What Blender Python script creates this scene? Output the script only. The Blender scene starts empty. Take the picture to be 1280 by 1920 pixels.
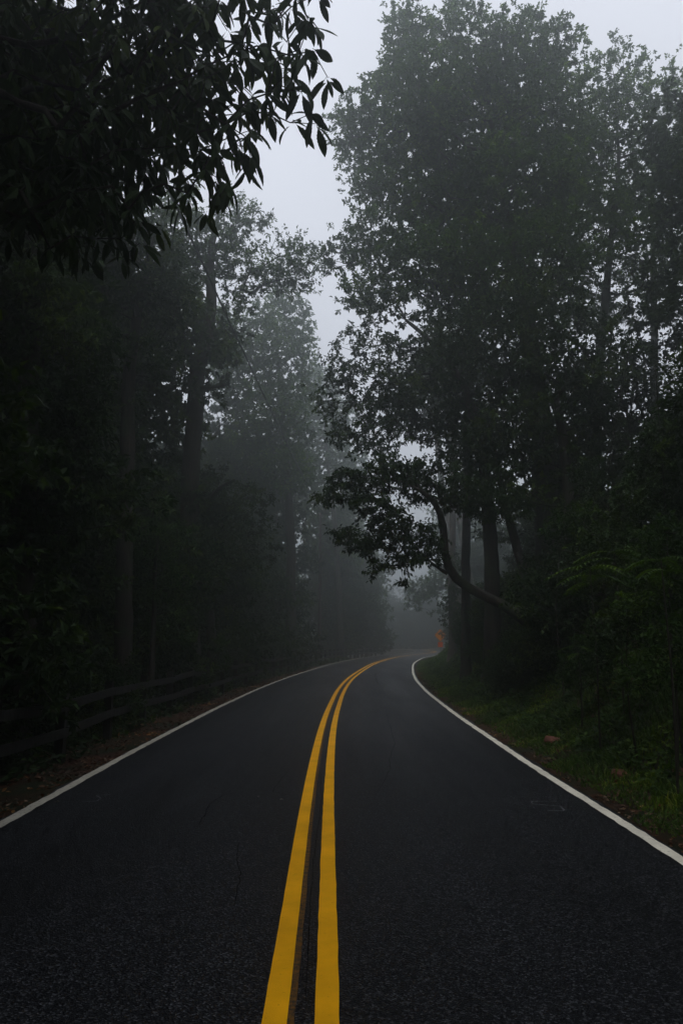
import bpy, math, random
import numpy as np
from mathutils import Vector

R = math.radians
sc = bpy.context.scene
col = sc.collection

# ------------------------------------------------------------------ camera, light, exposure
EYE = 1.65
FPX = 1400.0                                   # focal length in pixels of the 1280x1920 frame
PITCH = math.atan(240 / FPX)
cam_d = bpy.data.cameras.new('camera'); cam = bpy.data.objects.new('camera', cam_d); col.objects.link(cam)
cam.location = (0, 0, EYE); cam.rotation_euler = (R(90) + PITCH, 0, 0)
cam_d.sensor_fit = 'VERTICAL'; cam_d.sensor_height = 36; cam_d.lens = 36 * FPX / 1920
cam_d.clip_start = 0.05; cam_d.clip_end = 2000
sc.camera = cam

SUN_EL, SUN_AZ = R(62), R(200)
world = bpy.data.worlds.new('World'); sc.world = world; world.use_nodes = True
wn = world.node_tree; wn.nodes.clear()
sky = wn.nodes.new('ShaderNodeTexSky'); sky.sky_type = 'NISHITA'; sky.sun_disc = False
sky.sun_elevation = SUN_EL; sky.sun_rotation = SUN_AZ; sky.dust_density = 4.0; sky.air_density = 1.0
mixw = wn.nodes.new('ShaderNodeMix'); mixw.data_type = 'RGBA'
mixw.inputs[0].default_value = 0.88            # a closed cloud layer over the blue sky
mixw.inputs[7].default_value = (8.5, 8.75, 9.7, 1)
bg = wn.nodes.new('ShaderNodeBackground'); bg.inputs['Strength'].default_value = 0.10
wo = wn.nodes.new('ShaderNodeOutputWorld')
wn.links.new(sky.outputs[0], mixw.inputs[6]); wn.links.new(mixw.outputs[2], bg.inputs['Color'])
wn.links.new(bg.outputs[0], wo.inputs['Surface'])

sun_d = bpy.data.lights.new('sun', 'SUN'); sun = bpy.data.objects.new('sun', sun_d); col.objects.link(sun)
sun_d.energy = 0.5; sun_d.angle = R(60); sun_d.color = (1, 0.97, 0.92)
sd = Vector((math.sin(SUN_AZ) * math.cos(SUN_EL), math.cos(SUN_AZ) * math.cos(SUN_EL), math.sin(SUN_EL)))
sun.rotation_euler = sd.to_track_quat('Z', 'Y').to_euler(); sun.location = (0, 0, 30)

sc.view_settings.view_transform = 'Standard'; sc.view_settings.look = 'None'
sc.view_settings.gamma = 1; sc.view_settings.use_curve_mapping = False
sc.view_settings.exposure = 0.25
sc.render.engine = 'CYCLES'
cy = sc.cycles
cy.use_denoising = True
cy.max_bounces = 6; cy.diffuse_bounces = 2; cy.glossy_bounces = 2; cy.transmission_bounces = 3
cy.volume_bounces = 1; cy.transparent_max_bounces = 8
cy.sample_clamp_indirect = 3.0
HAZE = 0.0105

# ------------------------------------------------------------------ helpers
def px(u, v, y):
    """a point of the place: on the line of sight u, v at the distance y down the road"""
    xc = (u - 640) / FPX; yc = (960 - v) / FPX
    d = (xc, math.cos(PITCH) - yc * math.sin(PITCH), math.sin(PITCH) + yc * math.cos(PITCH))
    t = y / d[1]
    return np.array([d[0] * t, y, EYE + d[2] * t])

def tag(o, label=None, cat=None, group=None, kind=None):
    if label: o['label'] = label
    if cat: o['category'] = cat
    if group: o['group'] = group
    if kind: o['kind'] = kind
    return o

def empty(name, loc, label, cat, group=None):
    o = bpy.data.objects.new(name, None); col.objects.link(o); o.location = tuple(float(q) for q in loc)
    o.empty_display_size = 0.3
    return tag(o, label, cat, group)

def mesh(name, V, F, smooth=False):
    """V (n,3); F: list of int arrays, each (m,k) of one polygon size"""
    me = bpy.data.meshes.new(name)
    V = np.asarray(V, np.float32)
    if not isinstance(F, list): F = [F]
    F = [np.asarray(f, np.int32) for f in F if len(f)]
    me.vertices.add(len(V)); me.vertices.foreach_set('co', V.ravel())
    n_l = sum(f.size for f in F); n_p = sum(len(f) for f in F)
    me.loops.add(n_l); me.polygons.add(n_p)
    me.loops.foreach_set('vertex_index', np.concatenate([f.ravel() for f in F]))
    tot = np.concatenate([np.full(len(f), f.shape[1], np.int32) for f in F])
    st = np.concatenate([[0], np.cumsum(tot)[:-1]]).astype(np.int32)
    me.polygons.foreach_set('loop_start', st)
    me.polygons.foreach_set('use_smooth', np.full(n_p, smooth, bool))
    me.update(calc_edges=True)
    return me

def obj(name, me, mat=None, parent=None, loc=None):
    o = bpy.data.objects.new(name, me); col.objects.link(o)
    if mat and not me.materials: me.materials.append(mat)
    if parent: o.parent = parent
    if loc is not None: o.location = tuple(float(q) for q in loc)
    return o

def box_geo(c, s, rot=0.0):
    c = np.array(c, float); s = np.array(s, float) / 2
    v = np.array([[x, y, z] for x in (-1, 1) for y in (-1, 1) for z in (-1, 1)], float) * s
    cr, sr = math.cos(rot), math.sin(rot)
    v = np.stack([v[:, 0] * cr - v[:, 1] * sr, v[:, 0] * sr + v[:, 1] * cr, v[:, 2]], 1) + c
    f = np.array([[0, 1, 3, 2], [4, 6, 7, 5], [0, 4, 5, 1], [2, 3, 7, 6], [0, 2, 6, 4], [1, 5, 7, 3]])
    return v, f

def bevel(o, w, seg=2):
    m = o.modifiers.new('bevel', 'BEVEL'); m.width = w; m.segments = seg; m.limit_method = 'ANGLE'
    return o

# ------------------------------------------------------------------ materials
def new_mat(name):
    m = bpy.data.materials.new(name); m.use_nodes = True
    nt = m.node_tree; b = nt.nodes['Principled BSDF']
    return m, nt, b

def ramp(nt, stops):
    r = nt.nodes.new('ShaderNodeValToRGB')
    e = r.color_ramp.elements
    while len(e) < len(stops): e.new(0.5)
    for k, (p, c) in enumerate(stops): e[k].position = p; e[k].color = (*c, 1)
    return r

def noise(nt, scale, detail=4, rough=0.6, vec=None):
    n = nt.nodes.new('ShaderNodeTexNoise'); n.inputs['Scale'].default_value = scale
    n.inputs['Detail'].default_value = detail; n.inputs['Roughness'].default_value = rough
    if vec: nt.links.new(vec, n.inputs['Vector'])
    return n

def leaf_mat(name, a, b, c, trans=0.3, gloss=0.6, spec=0.12):
    m, nt, bs = new_mat(name)
    g = nt.nodes.new('ShaderNodeNewGeometry')
    r = ramp(nt, [(0, a), (0.6, b), (1, c)])
    nt.links.new(g.outputs['Random Per Island'], r.inputs[0])
    ns = noise(nt, 0.8, 3, 0.55, g.outputs['Position'])       # young yellower growth in some sprays, plus clump highlights and shade painted in
    nr = ramp(nt, [(0.38, (0.55, 0.58, 0.7)), (0.54, (1.0, 1.0, 1.0)), (0.68, (2.1, 1.75, 0.9))]); nt.links.new(ns.outputs[0], nr.inputs[0])
    ml = nt.nodes.new('ShaderNodeMix'); ml.data_type = 'RGBA'; ml.blend_type = 'MULTIPLY'; ml.inputs[0].default_value = 1
    nt.links.new(r.outputs[0], ml.inputs[6]); nt.links.new(nr.outputs[0], ml.inputs[7])
    nt.links.new(ml.outputs[2], bs.inputs['Base Color'])
    bs.inputs['Roughness'].default_value = gloss; bs.inputs['Specular IOR Level'].default_value = spec
    tr = nt.nodes.new('ShaderNodeBsdfTranslucent')
    hs = nt.nodes.new('ShaderNodeHueSaturation'); hs.inputs['Value'].default_value = 1.5; hs.inputs['Hue'].default_value = 0.485
    hs.inputs['Saturation'].default_value = 1.15
    nt.links.new(ml.outputs[2], hs.inputs['Color']); nt.links.new(hs.outputs[0], tr.inputs['Color'])
    mx = nt.nodes.new('ShaderNodeMixShader'); mx.inputs[0].default_value = trans
    nt.links.new(bs.outputs[0], mx.inputs[1]); nt.links.new(tr.outputs[0], mx.inputs[2])
    nt.links.new(mx.outputs[0], nt.nodes['Material Output'].inputs['Surface'])
    return m

M_oak = leaf_mat('oak_leaf', (0.022, 0.052, 0.008), (0.036, 0.086, 0.012), (0.080, 0.155, 0.018), trans=0.38)
M_dark = leaf_mat('dark_leaf', (0.018, 0.036, 0.012), (0.027, 0.052, 0.016), (0.042, 0.078, 0.02), trans=0.25)
M_chest = leaf_mat('chestnut_leaf', (0.018, 0.034, 0.010), (0.026, 0.05, 0.013), (0.04, 0.075, 0.018), trans=0.12, gloss=0.6, spec=0.1)
M_pine = leaf_mat('pine_needle', (0.016, 0.03, 0.018), (0.022, 0.042, 0.022), (0.03, 0.055, 0.028), trans=0.1)
M_shrub = leaf_mat('shrub_leaf', (0.018, 0.04, 0.010), (0.03, 0.066, 0.014), (0.055, 0.105, 0.02))
M_fresh = leaf_mat('fresh_leaf', (0.028, 0.06, 0.010), (0.042, 0.085, 0.014), (0.06, 0.115, 0.018))
M_grass = leaf_mat('grass_blade', (0.03, 0.065, 0.010), (0.05, 0.105, 0.015), (0.11, 0.15, 0.035))
M_litter = leaf_mat('dead_leaf', (0.05, 0.022, 0.012), (0.09, 0.04, 0.02), (0.20, 0.14, 0.09), trans=0.1)

def bark_mat(name, a, b, moss=(0.03, 0.045, 0.02)):
    m, nt, bs = new_mat(name)
    tc = nt.nodes.new('ShaderNodeTexCoord'); mp = nt.nodes.new('ShaderNodeMapping')
    mp.inputs['Scale'].default_value = (1, 1, 0.16)
    nt.links.new(tc.outputs['Object'], mp.inputs['Vector'])
    n = noise(nt, 14, 6, 0.7, mp.outputs[0]); r = ramp(nt, [(0.35, a), (0.65, b)])
    nt.links.new(n.outputs[0], r.inputs[0])
    n2 = noise(nt, 1.1, 3, 0.6, tc.outputs['Object']); r2 = ramp(nt, [(0.52, (0, 0, 0)), (0.66, (1, 1, 1))])
    nt.links.new(n2.outputs[0], r2.inputs[0])
    mx = nt.nodes.new('ShaderNodeMix'); mx.data_type = 'RGBA'; mx.inputs[7].default_value = (*moss, 1)
    nt.links.new(r2.outputs[0], mx.inputs[0]); nt.links.new(r.outputs[0], mx.inputs[6])
    nt.links.new(mx.outputs[2], bs.inputs['Base Color'])
    bs.inputs['Roughness'].default_value = 0.9; bs.inputs['Specular IOR Level'].default_value = 0.2
    bp = nt.nodes.new('ShaderNodeBump'); bp.inputs['Strength'].default_value = 0.8; bp.inputs['Distance'].default_value = 0.03
    nt.links.new(n.outputs[0], bp.inputs['Height']); nt.links.new(bp.outputs[0], bs.inputs['Normal'])
    return m
M_bark = bark_mat('bark', (0.012, 0.010, 0.008), (0.045, 0.038, 0.03))
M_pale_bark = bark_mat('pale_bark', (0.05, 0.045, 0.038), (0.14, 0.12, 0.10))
M_wood = bark_mat('weathered_wood', (0.008, 0.007, 0.006), (0.022, 0.020, 0.018))
M_pole = bark_mat('pole_wood', (0.03, 0.02, 0.016), (0.07, 0.05, 0.04), moss=(0.05, 0.035, 0.028))

# asphalt
M_asph, nt, bs = new_mat('asphalt')
geo = nt.nodes.new('ShaderNodeNewGeometry')
vo = nt.nodes.new('ShaderNodeTexVoronoi'); vo.inputs['Scale'].default_value = 95; nt.links.new(geo.outputs['Position'], vo.inputs['Vector'])
n1 = noise(nt, 55, 5, 0.75, geo.outputs['Position'])
mpr = nt.nodes.new('ShaderNodeMapping'); mpr.inputs['Scale'].default_value = (1.6, 0.16, 1); nt.links.new(geo.outputs['Position'], mpr.inputs['Vector'])
n2 = noise(nt, 0.8, 6, 0.65, mpr.outputs[0])
r1 = ramp(nt, [(0.0, (0.003, 0.0033, 0.0042)), (0.55, (0.006, 0.0067, 0.0084)), (0.80, (0.013, 0.0142, 0.017)), (0.96, (0.055, 0.058, 0.064))])
sepc = nt.nodes.new('ShaderNodeSeparateColor'); nt.links.new(vo.outputs['Color'], sepc.inputs[0]); nt.links.new(sepc.outputs[0], r1.inputs[0])
r2 = ramp(nt, [(0.3, (0.5, 0.5, 0.5)), (0.7, (1.45, 1.45, 1.45))]); nt.links.new(n2.outputs[0], r2.inputs[0])
mm = nt.nodes.new('ShaderNodeMix'); mm.data_type = 'RGBA'; mm.blend_type = 'MULTIPLY'; mm.inputs[0].default_value = 1
nt.links.new(r1.outputs[0], mm.inputs[6]); nt.links.new(r2.outputs[0], mm.inputs[7])
# hairline cracks
wv = noise(nt, 1.3, 4, 0.65, geo.outputs['Position'])
addv = nt.nodes.new('ShaderNodeVectorMath'); addv.operation = 'MULTIPLY_ADD'; addv.inputs[1].default_value = (1.1, 1.1, 0)
nt.links.new(wv.outputs['Color'], addv.inputs[0]); nt.links.new(geo.outputs['Position'], addv.inputs[2])
vc = nt.nodes.new('ShaderNodeTexVoronoi'); vc.feature = 'DISTANCE_TO_EDGE'; vc.inputs['Scale'].default_value = 0.33
nt.links.new(addv.outputs[0], vc.inputs['Vector'])
rc = ramp(nt, [(0.0, (1, 1, 1)), (0.004, (0, 0, 0))]); nt.links.new(vc.outputs['Distance'], rc.inputs[0])
nm = noise(nt, 0.45, 2, 0.5, geo.outputs['Position']); rm = ramp(nt, [(0.52, (0, 0, 0)), (0.60, (1, 1, 1))]); nt.links.new(nm.outputs[0], rm.inputs[0])
mk = nt.nodes.new('ShaderNodeMath'); mk.operation = 'MULTIPLY'; nt.links.new(rc.outputs[0], mk.inputs[0]); nt.links.new(rm.outputs[0], mk.inputs[1])
mc = nt.nodes.new('ShaderNodeMix'); mc.data_type = 'RGBA'; mc.inputs[7].default_value = (0.002, 0.002, 0.002, 1)
nt.links.new(mk.outputs[0], mc.inputs[0]); nt.links.new(mm.outputs[2], mc.inputs[6])
nt.links.new(mc.outputs[2], bs.inputs['Base Color'])
bs.inputs['Roughness'].default_value = 0.6; bs.inputs['Specular IOR Level'].default_value = 0.085
rr = ramp(nt, [(0.3, (0.42,) * 3), (0.7, (0.62,) * 3)]); nt.links.new(n2.outputs[0], rr.inputs[0]); nt.links.new(rr.outputs[0], bs.inputs['Roughness'])
bp = nt.nodes.new('ShaderNodeBump'); bp.inputs['Strength'].default_value = 0.9; bp.inputs['Distance'].default_value = 0.006
nt.links.new(vo.outputs['Distance'], bp.inputs['Height']); nt.links.new(bp.outputs[0], bs.inputs['Normal'])

def paint_mat(name, c, worn, wear_lo, wear_hi, scale=26, rough=0.6):
    m, nt, bs = new_mat(name)
    geo = nt.nodes.new('ShaderNodeNewGeometry')
    n = noise(nt, scale, 6, 0.7, geo.outputs['Position']); r = ramp(nt, [(wear_lo, c), (wear_hi, worn)])
    nt.links.new(n.outputs[0], r.inputs[0])
    n2 = noise(nt, 2.5, 4, 0.6, geo.outputs['Position']); r2 = ramp(nt, [(0.3, (0.80,) * 3), (0.7, (1.05,) * 3)]); nt.links.new(n2.outputs[0], r2.inputs[0])
    mm = nt.nodes.new('ShaderNodeMix'); mm.data_type = 'RGBA'; mm.blend_type = 'MULTIPLY'; mm.inputs[0].default_value = 1
    nt.links.new(r.outputs[0], mm.inputs[6]); nt.links.new(r2.outputs[0], mm.inputs[7])
    nt.links.new(mm.outputs[2], bs.inputs['Base Color'])
    bs.inputs['Roughness'].default_value = rough; bs.inputs['Specular IOR Level'].default_value = 0.06
    bp = nt.nodes.new('ShaderNodeBump'); bp.inputs['Strength'].default_value = 0.5; bp.inputs['Distance'].default_value = 0.003
    n3 = noise(nt, 110, 4, 0.7, geo.outputs['Position'])
    nt.links.new(n3.outputs[0], bp.inputs['Height']); nt.links.new(bp.outputs[0], bs.inputs['Normal'])
    return m
M_yellow = paint_mat('yellow_paint', (0.95, 0.45, 0.004), (0.34, 0.15, 0.012), 0.62, 0.78)
M_ghost = paint_mat('faded_yellow_paint', (0.16, 0.075, 0.014), (0.02, 0.02, 0.02), 0.42, 0.62)
M_white = paint_mat('white_paint', (0.88, 0.83, 0.68), (0.20, 0.19, 0.17), 0.58, 0.74)
M_shaded_white = paint_mat('shaded_white_paint', (0.50, 0.47, 0.39), (0.12, 0.115, 0.10), 0.52, 0.72)  # worn white paint with the left trees' shade put into its colour
M_chalk = paint_mat('chalk', (0.17, 0.175, 0.185), (0.03, 0.032, 0.036), 0.44, 0.66)
M_tar, nt, bs = new_mat('tar'); bs.inputs['Base Color'].default_value = (0.004, 0.0042, 0.005, 1); bs.inputs['Roughness'].default_value = 0.95; bs.inputs['Specular IOR Level'].default_value = 0.03

# soil with leaf litter and moss
M_soil, nt, bs = new_mat('soil')
geo = nt.nodes.new('ShaderNodeNewGeometry')
n = noise(nt, 5, 8, 0.75, geo.outputs['Position']); r = ramp(nt, [(0.3, (0.022, 0.010, 0.007)), (0.5, (0.055, 0.024, 0.014)), (0.75, (0.11, 0.052, 0.03))])
nt.links.new(n.outputs[0], r.inputs[0])
n2 = noise(nt, 0.7, 5, 0.65, geo.outputs['Position']); r2 = ramp(nt, [(0.42, (0, 0, 0)), (0.58, (1, 1, 1))]); nt.links.new(n2.outputs[0], r2.inputs[0])
mx = nt.nodes.new('ShaderNodeMix'); mx.data_type = 'RGBA'; mx.inputs[7].default_value = (0.018, 0.026, 0.011, 1)
nt.links.new(r2.outputs[0], mx.inputs[0]); nt.links.new(r.outputs[0], mx.inputs[6]); nt.links.new(mx.outputs[2], bs.inputs['Base Color'])
bs.inputs['Roughness'].default_value = 1.0; bs.inputs['Specular IOR Level'].default_value = 0.1
bp = nt.nodes.new('ShaderNodeBump'); bp.inputs['Strength'].default_value = 1; bp.inputs['Distance'].default_value = 0.06
nb = noise(nt, 16, 8, 0.8, geo.outputs['Position']); nt.links.new(nb.outputs[0], bp.inputs['Height']); nt.links.new(bp.outputs[0], bs.inputs['Normal'])

M_rock, nt, bs = new_mat('red_rock')
tc = nt.nodes.new('ShaderNodeTexCoord'); n = noise(nt, 9, 7, 0.7, tc.outputs['Object'])
r = ramp(nt, [(0.3, (0.07, 0.022, 0.014)), (0.55, (0.16, 0.05, 0.028)), (0.75, (0.24, 0.10, 0.06))]); nt.links.new(n.outputs[0], r.inputs[0])
nt.links.new(r.outputs[0], bs.inputs['Base Color']); bs.inputs['Roughness'].default_value = 0.85
bp = nt.nodes.new('ShaderNodeBump'); bp.inputs['Strength'].default_value = 0.8; bp.inputs['Distance'].default_value = 0.02
nt.links.new(n.outputs[0], bp.inputs['Height']); nt.links.new(bp.outputs[0], bs.inputs['Normal'])

def plain(name, c, rough=0.5, metal=0.0, spec=0.5):
    m, nt, bs = new_mat(name)
    tc = nt.nodes.new('ShaderNodeTexCoord'); n = noise(nt, 12, 5, 0.6, tc.outputs['Object'])
    r = ramp(nt, [(0.3, tuple(q * 0.8 for q in c)), (0.7, c)]); nt.links.new(n.outputs[0], r.inputs[0]); nt.links.new(r.outputs[0], bs.inputs['Base Color'])
    bs.inputs['Roughness'].default_value = rough; bs.inputs['Metallic'].default_value = metal; bs.inputs['Specular IOR Level'].default_value = spec
    return m
M_orange = plain('orange_sheeting', (1.0, 0.32, 0.0), 0.45)
M_plate = plain('orange_plate', (0.85, 0.13, 0.01), 0.45)
M_black = plain('black_sheeting', (0.012, 0.012, 0.012), 0.5)
M_steel = plain('galvanised_steel', (0.22, 0.23, 0.23), 0.5, 0.6)
M_cable = plain('cable_rubber', (0.015, 0.015, 0.016), 0.6)
M_ceramic = plain('brown_ceramic', (0.09, 0.04, 0.025), 0.3)

# ------------------------------------------------------------------ road line and land
CTRL = [(-0.05, -60), (-0.10, -25), (-0.13, -8), (-0.14, 0), (-0.18, 4), (-0.24, 7.5), (-0.27, 12), (-0.25, 16), (-0.17, 20), (-0.03, 25), (0.32, 32),
        (1.12, 42), (2.32, 54), (4.30, 68), (6.0, 77), (8.5, 87), (11.2, 97), (13.2, 107), (13.6, 120), (11.5, 135), (6, 152), (-3, 170), (-20, 195), (-45, 220)]
def smooth_line(P, step=0.5):
    P = np.array(P, float); out = []
    for i in range(1, len(P) - 2):
        p0, p1, p2, p3 = P[i - 1], P[i], P[i + 1], P[i + 2]
        n = max(2, int(np.linalg.norm(p2 - p1) / step))
        t = np.linspace(0, 1, n, endpoint=False)[:, None]
        a = np.linalg.norm(p1 - p0) ** .5; b = np.linalg.norm(p2 - p1) ** .5; c = np.linalg.norm(p3 - p2) ** .5
        m1 = (p2 - p1) + b * b * ((p1 - p0) / (a * a) - (p2 - p0) / (a * a + b * b)) * b * b / (b * b) * 1.0
        m1 = b * ((p1 - p0) / a - (p2 - p0) / (a + b) + (p2 - p1) / b); m2 = b * ((p2 - p1) / b - (p3 - p1) / (b + c) + (p3 - p2) / c)
        out.append((2 * t**3 - 3 * t**2 + 1) * p1 + (t**3 - 2 * t**2 + t) * m1 + (-2 * t**3 + 3 * t**2) * p2 + (t**3 - t**2) * m2)
    return np.concatenate(out)
CL = smooth_line(CTRL)
for _ in range(12): CL[1:-1] = (CL[:-2] + 2 * CL[1:-1] + CL[2:]) / 4
TAN = np.gradient(CL, axis=0); TAN /= np.linalg.norm(TAN, axis=1)[:, None]
NOR = np.stack([TAN[:, 1], -TAN[:, 0]], 1)          # points to the right of the road

def lateral(x, y):
    """signed distance from the centre line, right positive"""
    x = np.asarray(x, float).ravel(); y = np.asarray(y, float).ravel(); d = np.empty(len(x))
    C = CL[::2]; N = NOR[::2]
    for k in range(0, len(x), 20000):
        dx = x[k:k + 20000, None] - C[None, :, 0]; dy = y[k:k + 20000, None] - C[None, :, 1]
        q = dx * dx + dy * dy; j = q.argmin(1); i = np.arange(len(j))
        lat = dx[i, j] * N[j, 0] + dy[i, j] * N[j, 1]
        dist = np.sqrt(q[i, j]); d[k:k + 20000] = np.where(dist > 12, np.sign(lat) * dist, lat)
    return d

def hsh(x, y, s):
    return (np.sin(x * 1.31 * s + y * 0.73 * s + 1.7) + np.sin(-x * 0.61 * s + y * 1.13 * s + 4.1) + np.sin(x * 0.37 * s - y * 1.9 * s + 0.3)) / 3
def ground_z(x, y):
    shp = np.shape(x); d = lateral(x, y)
    X = np.asarray(x, float).ravel(); Y = np.asarray(y, float).ravel()
    zr = np.interp(d, [2.95, 3.3, 3.9, 4.4, 5.0, 5.75, 7, 9, 12, 20, 45, 120, 300], [-0.05, -0.03, 0.09, 0.33, 0.85, 1.55, 2.4, 3.2, 3.6, 3.6, 2.4, 1.0, 0.0])
    zl = np.interp(-d, [2.85, 3.2, 4.0, 5.5, 9, 20, 50, 120, 300], [-0.05, -0.07, -0.13, -0.40, -0.9, -1.2, -0.5, 0.5, 1.0])
    zr = zr * np.interp(Y, [-100, 78, 105, 400], [1, 1, 0.15, 0.15])
    z = np.where(d > 0, zr, zl)
    a = np.clip((np.abs(d) - 3.1) / 3, 0, 1)
    z = z + a * (0.16 * hsh(X, Y, 0.9) + 0.07 * hsh(X, Y, 2.7)) + np.clip((np.abs(d) - 8) / 20, 0, 1) * 0.5 * hsh(X, Y, 0.17)
    z = z + np.clip((np.abs(d) - 2.98) / 0.3, 0, 1) * 0.012 * hsh(X, Y, 9.0)
    return z.reshape(shp)
def gz(x, y): return float(ground_z(np.array([x]), np.array([y]))[0])

def graded(stops):
    out = []
    for (a, b, s) in stops: out += list(np.arange(a, b, s))
    return np.array(out + [stops[-1][1]])
gx = graded([(-300, -60, 20), (-60, -20, 2.5), (-20, -8, 0.8), (-8, 18, 0.22), (18, 40, 1.5), (40, 300, 20)])
gy = graded([(-90, -10, 5), (-10, 3, 1.0), (3, 40, 0.25), (40, 90, 0.6), (90, 140, 2), (140, 320, 12)])
GX, GY = np.meshgrid(gx, gy, indexing='ij')
GZ = ground_z(GX, GY)
idx = np.arange(GX.size).reshape(GX.shape)
F = np.stack([idx[:-1, :-1], idx[1:, :-1], idx[1:, 1:], idx[:-1, 1:]], -1).reshape(-1, 4)
g = obj('ground', mesh('ground', np.stack([GX, GY, GZ], -1).reshape(-1, 3), F, True), M_soil); tag(g, kind='structure')

def strip(name, d0, d1, z, mat, y0=-50, y1=215, wob=0.0, ragged=0.0, seed=0, zd=0.0):
    """a ribbon along the road between two distances from its centre line"""
    m = (CL[:, 1] > y0) & (CL[:, 1] < y1)
    s = np.concatenate([[0], np.cumsum(np.linalg.norm(np.diff(CL, axis=0), axis=1))])
    st = [s[m][0]]; 
    while st[-1] < s[m][-1]: st.append(st[-1] + (0.06 if ragged and 0 < st[-1] - 58 < 26 else (0.15 if ragged and st[-1] < 110 else 0.5)))
    st = np.array(st)
    cx = np.interp(st, s, CL[:, 0]); cyy = np.interp(st, s, CL[:, 1]); nx = np.interp(st, s, NOR[:, 0]); ny = np.interp(st, s, NOR[:, 1])
    rg = np.random.default_rng(seed)
    a = d0 + wob * (np.sin(st * 0.9 + seed) + np.sin(st * 0.37)) + ragged * rg.normal(size=len(st))
    b = d1 + wob * (np.sin(st * 0.9 + seed) + np.sin(st * 0.37)) + ragged * rg.normal(size=len(st))
    V = np.concatenate([np.stack([cx + nx * a, cyy + ny * a, np.full(len(st), z)], 1), np.stack([cx + nx * b, cyy + ny * b, np.full(len(st), z)], 1)])
    n = len(st); i = np.arange(n - 1)
    F = np.stack([i, i + n, i + n + 1, i + 1], 1)
    o = obj(name, mesh(name, V, F, True), mat); return tag(o, kind='structure')
# road slab with a worn edge
def road_slab():
    m = (CL[:, 1] > -55) & (CL[:, 1] < 216)
    c = CL[m]; nn = NOR[m]; rg = np.random.default_rng(3)
    jl = 0.02 * rg.normal(size=len(c)); jr = 0.02 * rg.normal(size=len(c))
    prof = [(-2.99, -0.12, 1), (-2.93, 0.0, 1), (-1.4, 0.0, 0), (0, 0.0, 0), (1.4, 0.0, 0), (2.90, 0.0, 2), (2.97, -0.12, 2)]
    V = []
    for (d, z, e) in prof:
        dd = d + (jl if e == 1 else jr if e == 2 else 0)
        V.append(np.stack([c[:, 0] + nn[:, 0] * dd, c[:, 1] + nn[:, 1] * dd, np.full(len(c), z)], 1))
    n = len(c); k = len(prof); V = np.concatenate(V); F = []
    for j in range(k - 1):
        i = np.arange(n - 1); F.append(np.stack([j * n + i, (j + 1) * n + i, (j + 1) * n + i + 1, j * n + i + 1], 1))
    return mesh('road', V, np.concatenate(F), False)
tag(obj('road', road_slab(), M_asph), kind='structure')
strip('faded_line', -0.075, -0.030, 0.004, M_ghost, ragged=0.003, seed=5, y1=60)
strip('yellow_line', -0.172, -0.062, 0.008, M_yellow, ragged=0.0006, seed=1)
strip('yellow_line', 0.058, 0.168, 0.008, M_yellow, ragged=0.0012, seed=2)
strip('edge_line', -2.90, -2.79, 0.008, M_shaded_white, wob=0.005, ragged=0.006, seed=3)
strip('edge_line', 2.74, 2.845, 0.008, M_white, wob=0.005, ragged=0.005, seed=4)

def crack(P, w, seed, z=0.004, mat=M_tar, name='road_crack', jit=0.018):
    rg = np.random.default_rng(seed); P = np.array(P, float)
    s = np.concatenate([[0], np.cumsum(np.linalg.norm(np.diff(P, axis=0), axis=1))]); t = np.arange(0, s[-1], 0.05)
    x = np.interp(t, s, P[:, 0]); y = np.interp(t, s, P[:, 1])
    x = x + jit * np.cumsum(rg.normal(size=len(t))) * 0.35 * np.sin(np.pi * t / s[-1]); y = y + jit * rg.normal(size=len(t)) * 0.4
    dx = np.gradient(x); dy = np.gradient(y); l = np.hypot(dx, dy) + 1e-6
    ww = 0.6 * w * (0.35 + 0.65 * rg.random(len(t))) * np.clip(np.sin(np.pi * (t + 0.03) / (s[-1] + 0.06)) * 3, 0, 1)
    V = np.concatenate([np.stack([x - dy / l * ww, y + dx / l * ww, np.full(len(t), z)], 1), np.stack([x + dy / l * ww, y - dx / l * ww, np.full(len(t), z)], 1)])
    n = len(t); i = np.arange(n - 1); F = np.stack([i, i + n, i + n + 1, i + 1], 1)
    return tag(obj(name, mesh(name, V, F), mat), kind='structure')
def gp(u, v):
    xc = (u - 640) / FPX; yc = (960 - v) / FPX
    d = (xc, math.cos(PITCH) - yc * math.sin(PITCH), math.sin(PITCH) + yc * math.cos(PITCH)); t = -EYE / d[2]
    return (d[0] * t, d[1] * t)
crack([gp(600, 1440), gp(603, 1500), gp(598, 1560), gp(590, 1640), gp(582, 1750), gp(572, 1900)], 0.006, 1, jit=0.01)
crack([gp(584, 1440), gp(600, 1443), gp(612, 1440)], 0.012, 2)
crack([gp(368, 1553), gp(385, 1530), gp(398, 1505), gp(420, 1490), gp(470, 1487)], 0.008, 3)
crack([gp(540, 1447), gp(520, 1470), gp(512, 1485), gp(560, 1495)], 0.007, 4)
crack([gp(440, 1700), gp(452, 1640), gp(448, 1580)], 0.006, 5)
crack([gp(662, 1283), gp(700, 1281), gp(760, 1284), gp(800, 1283)], 0.035, 6, jit=0.03)
crack([gp(708, 1283), gp(712, 1268), gp(716, 1258)], 0.05, 7, jit=0.03)
crack([gp(700, 1500), gp(735, 1440), gp(738, 1380), gp(722, 1330)], 0.008, 8)
crack([gp(1042, 1503), gp(995, 1503), gp(997, 1508), gp(1050, 1512), gp(1058, 1521), gp(1020, 1520)], 0.018, 9, mat=M_chalk, name='chalk_mark', jit=0.002)
crack([gp(210, 1490), gp(180, 1492), gp(190, 1497), gp(182, 1503), gp(150, 1503)], 0.018, 10, mat=M_chalk, name='chalk_mark', jit=0.002)

# ------------------------------------------------------------------ foliage and tree builders
def unit(a): return a / (np.linalg.norm(a, axis=-1, keepdims=True) + 1e-9)

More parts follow.
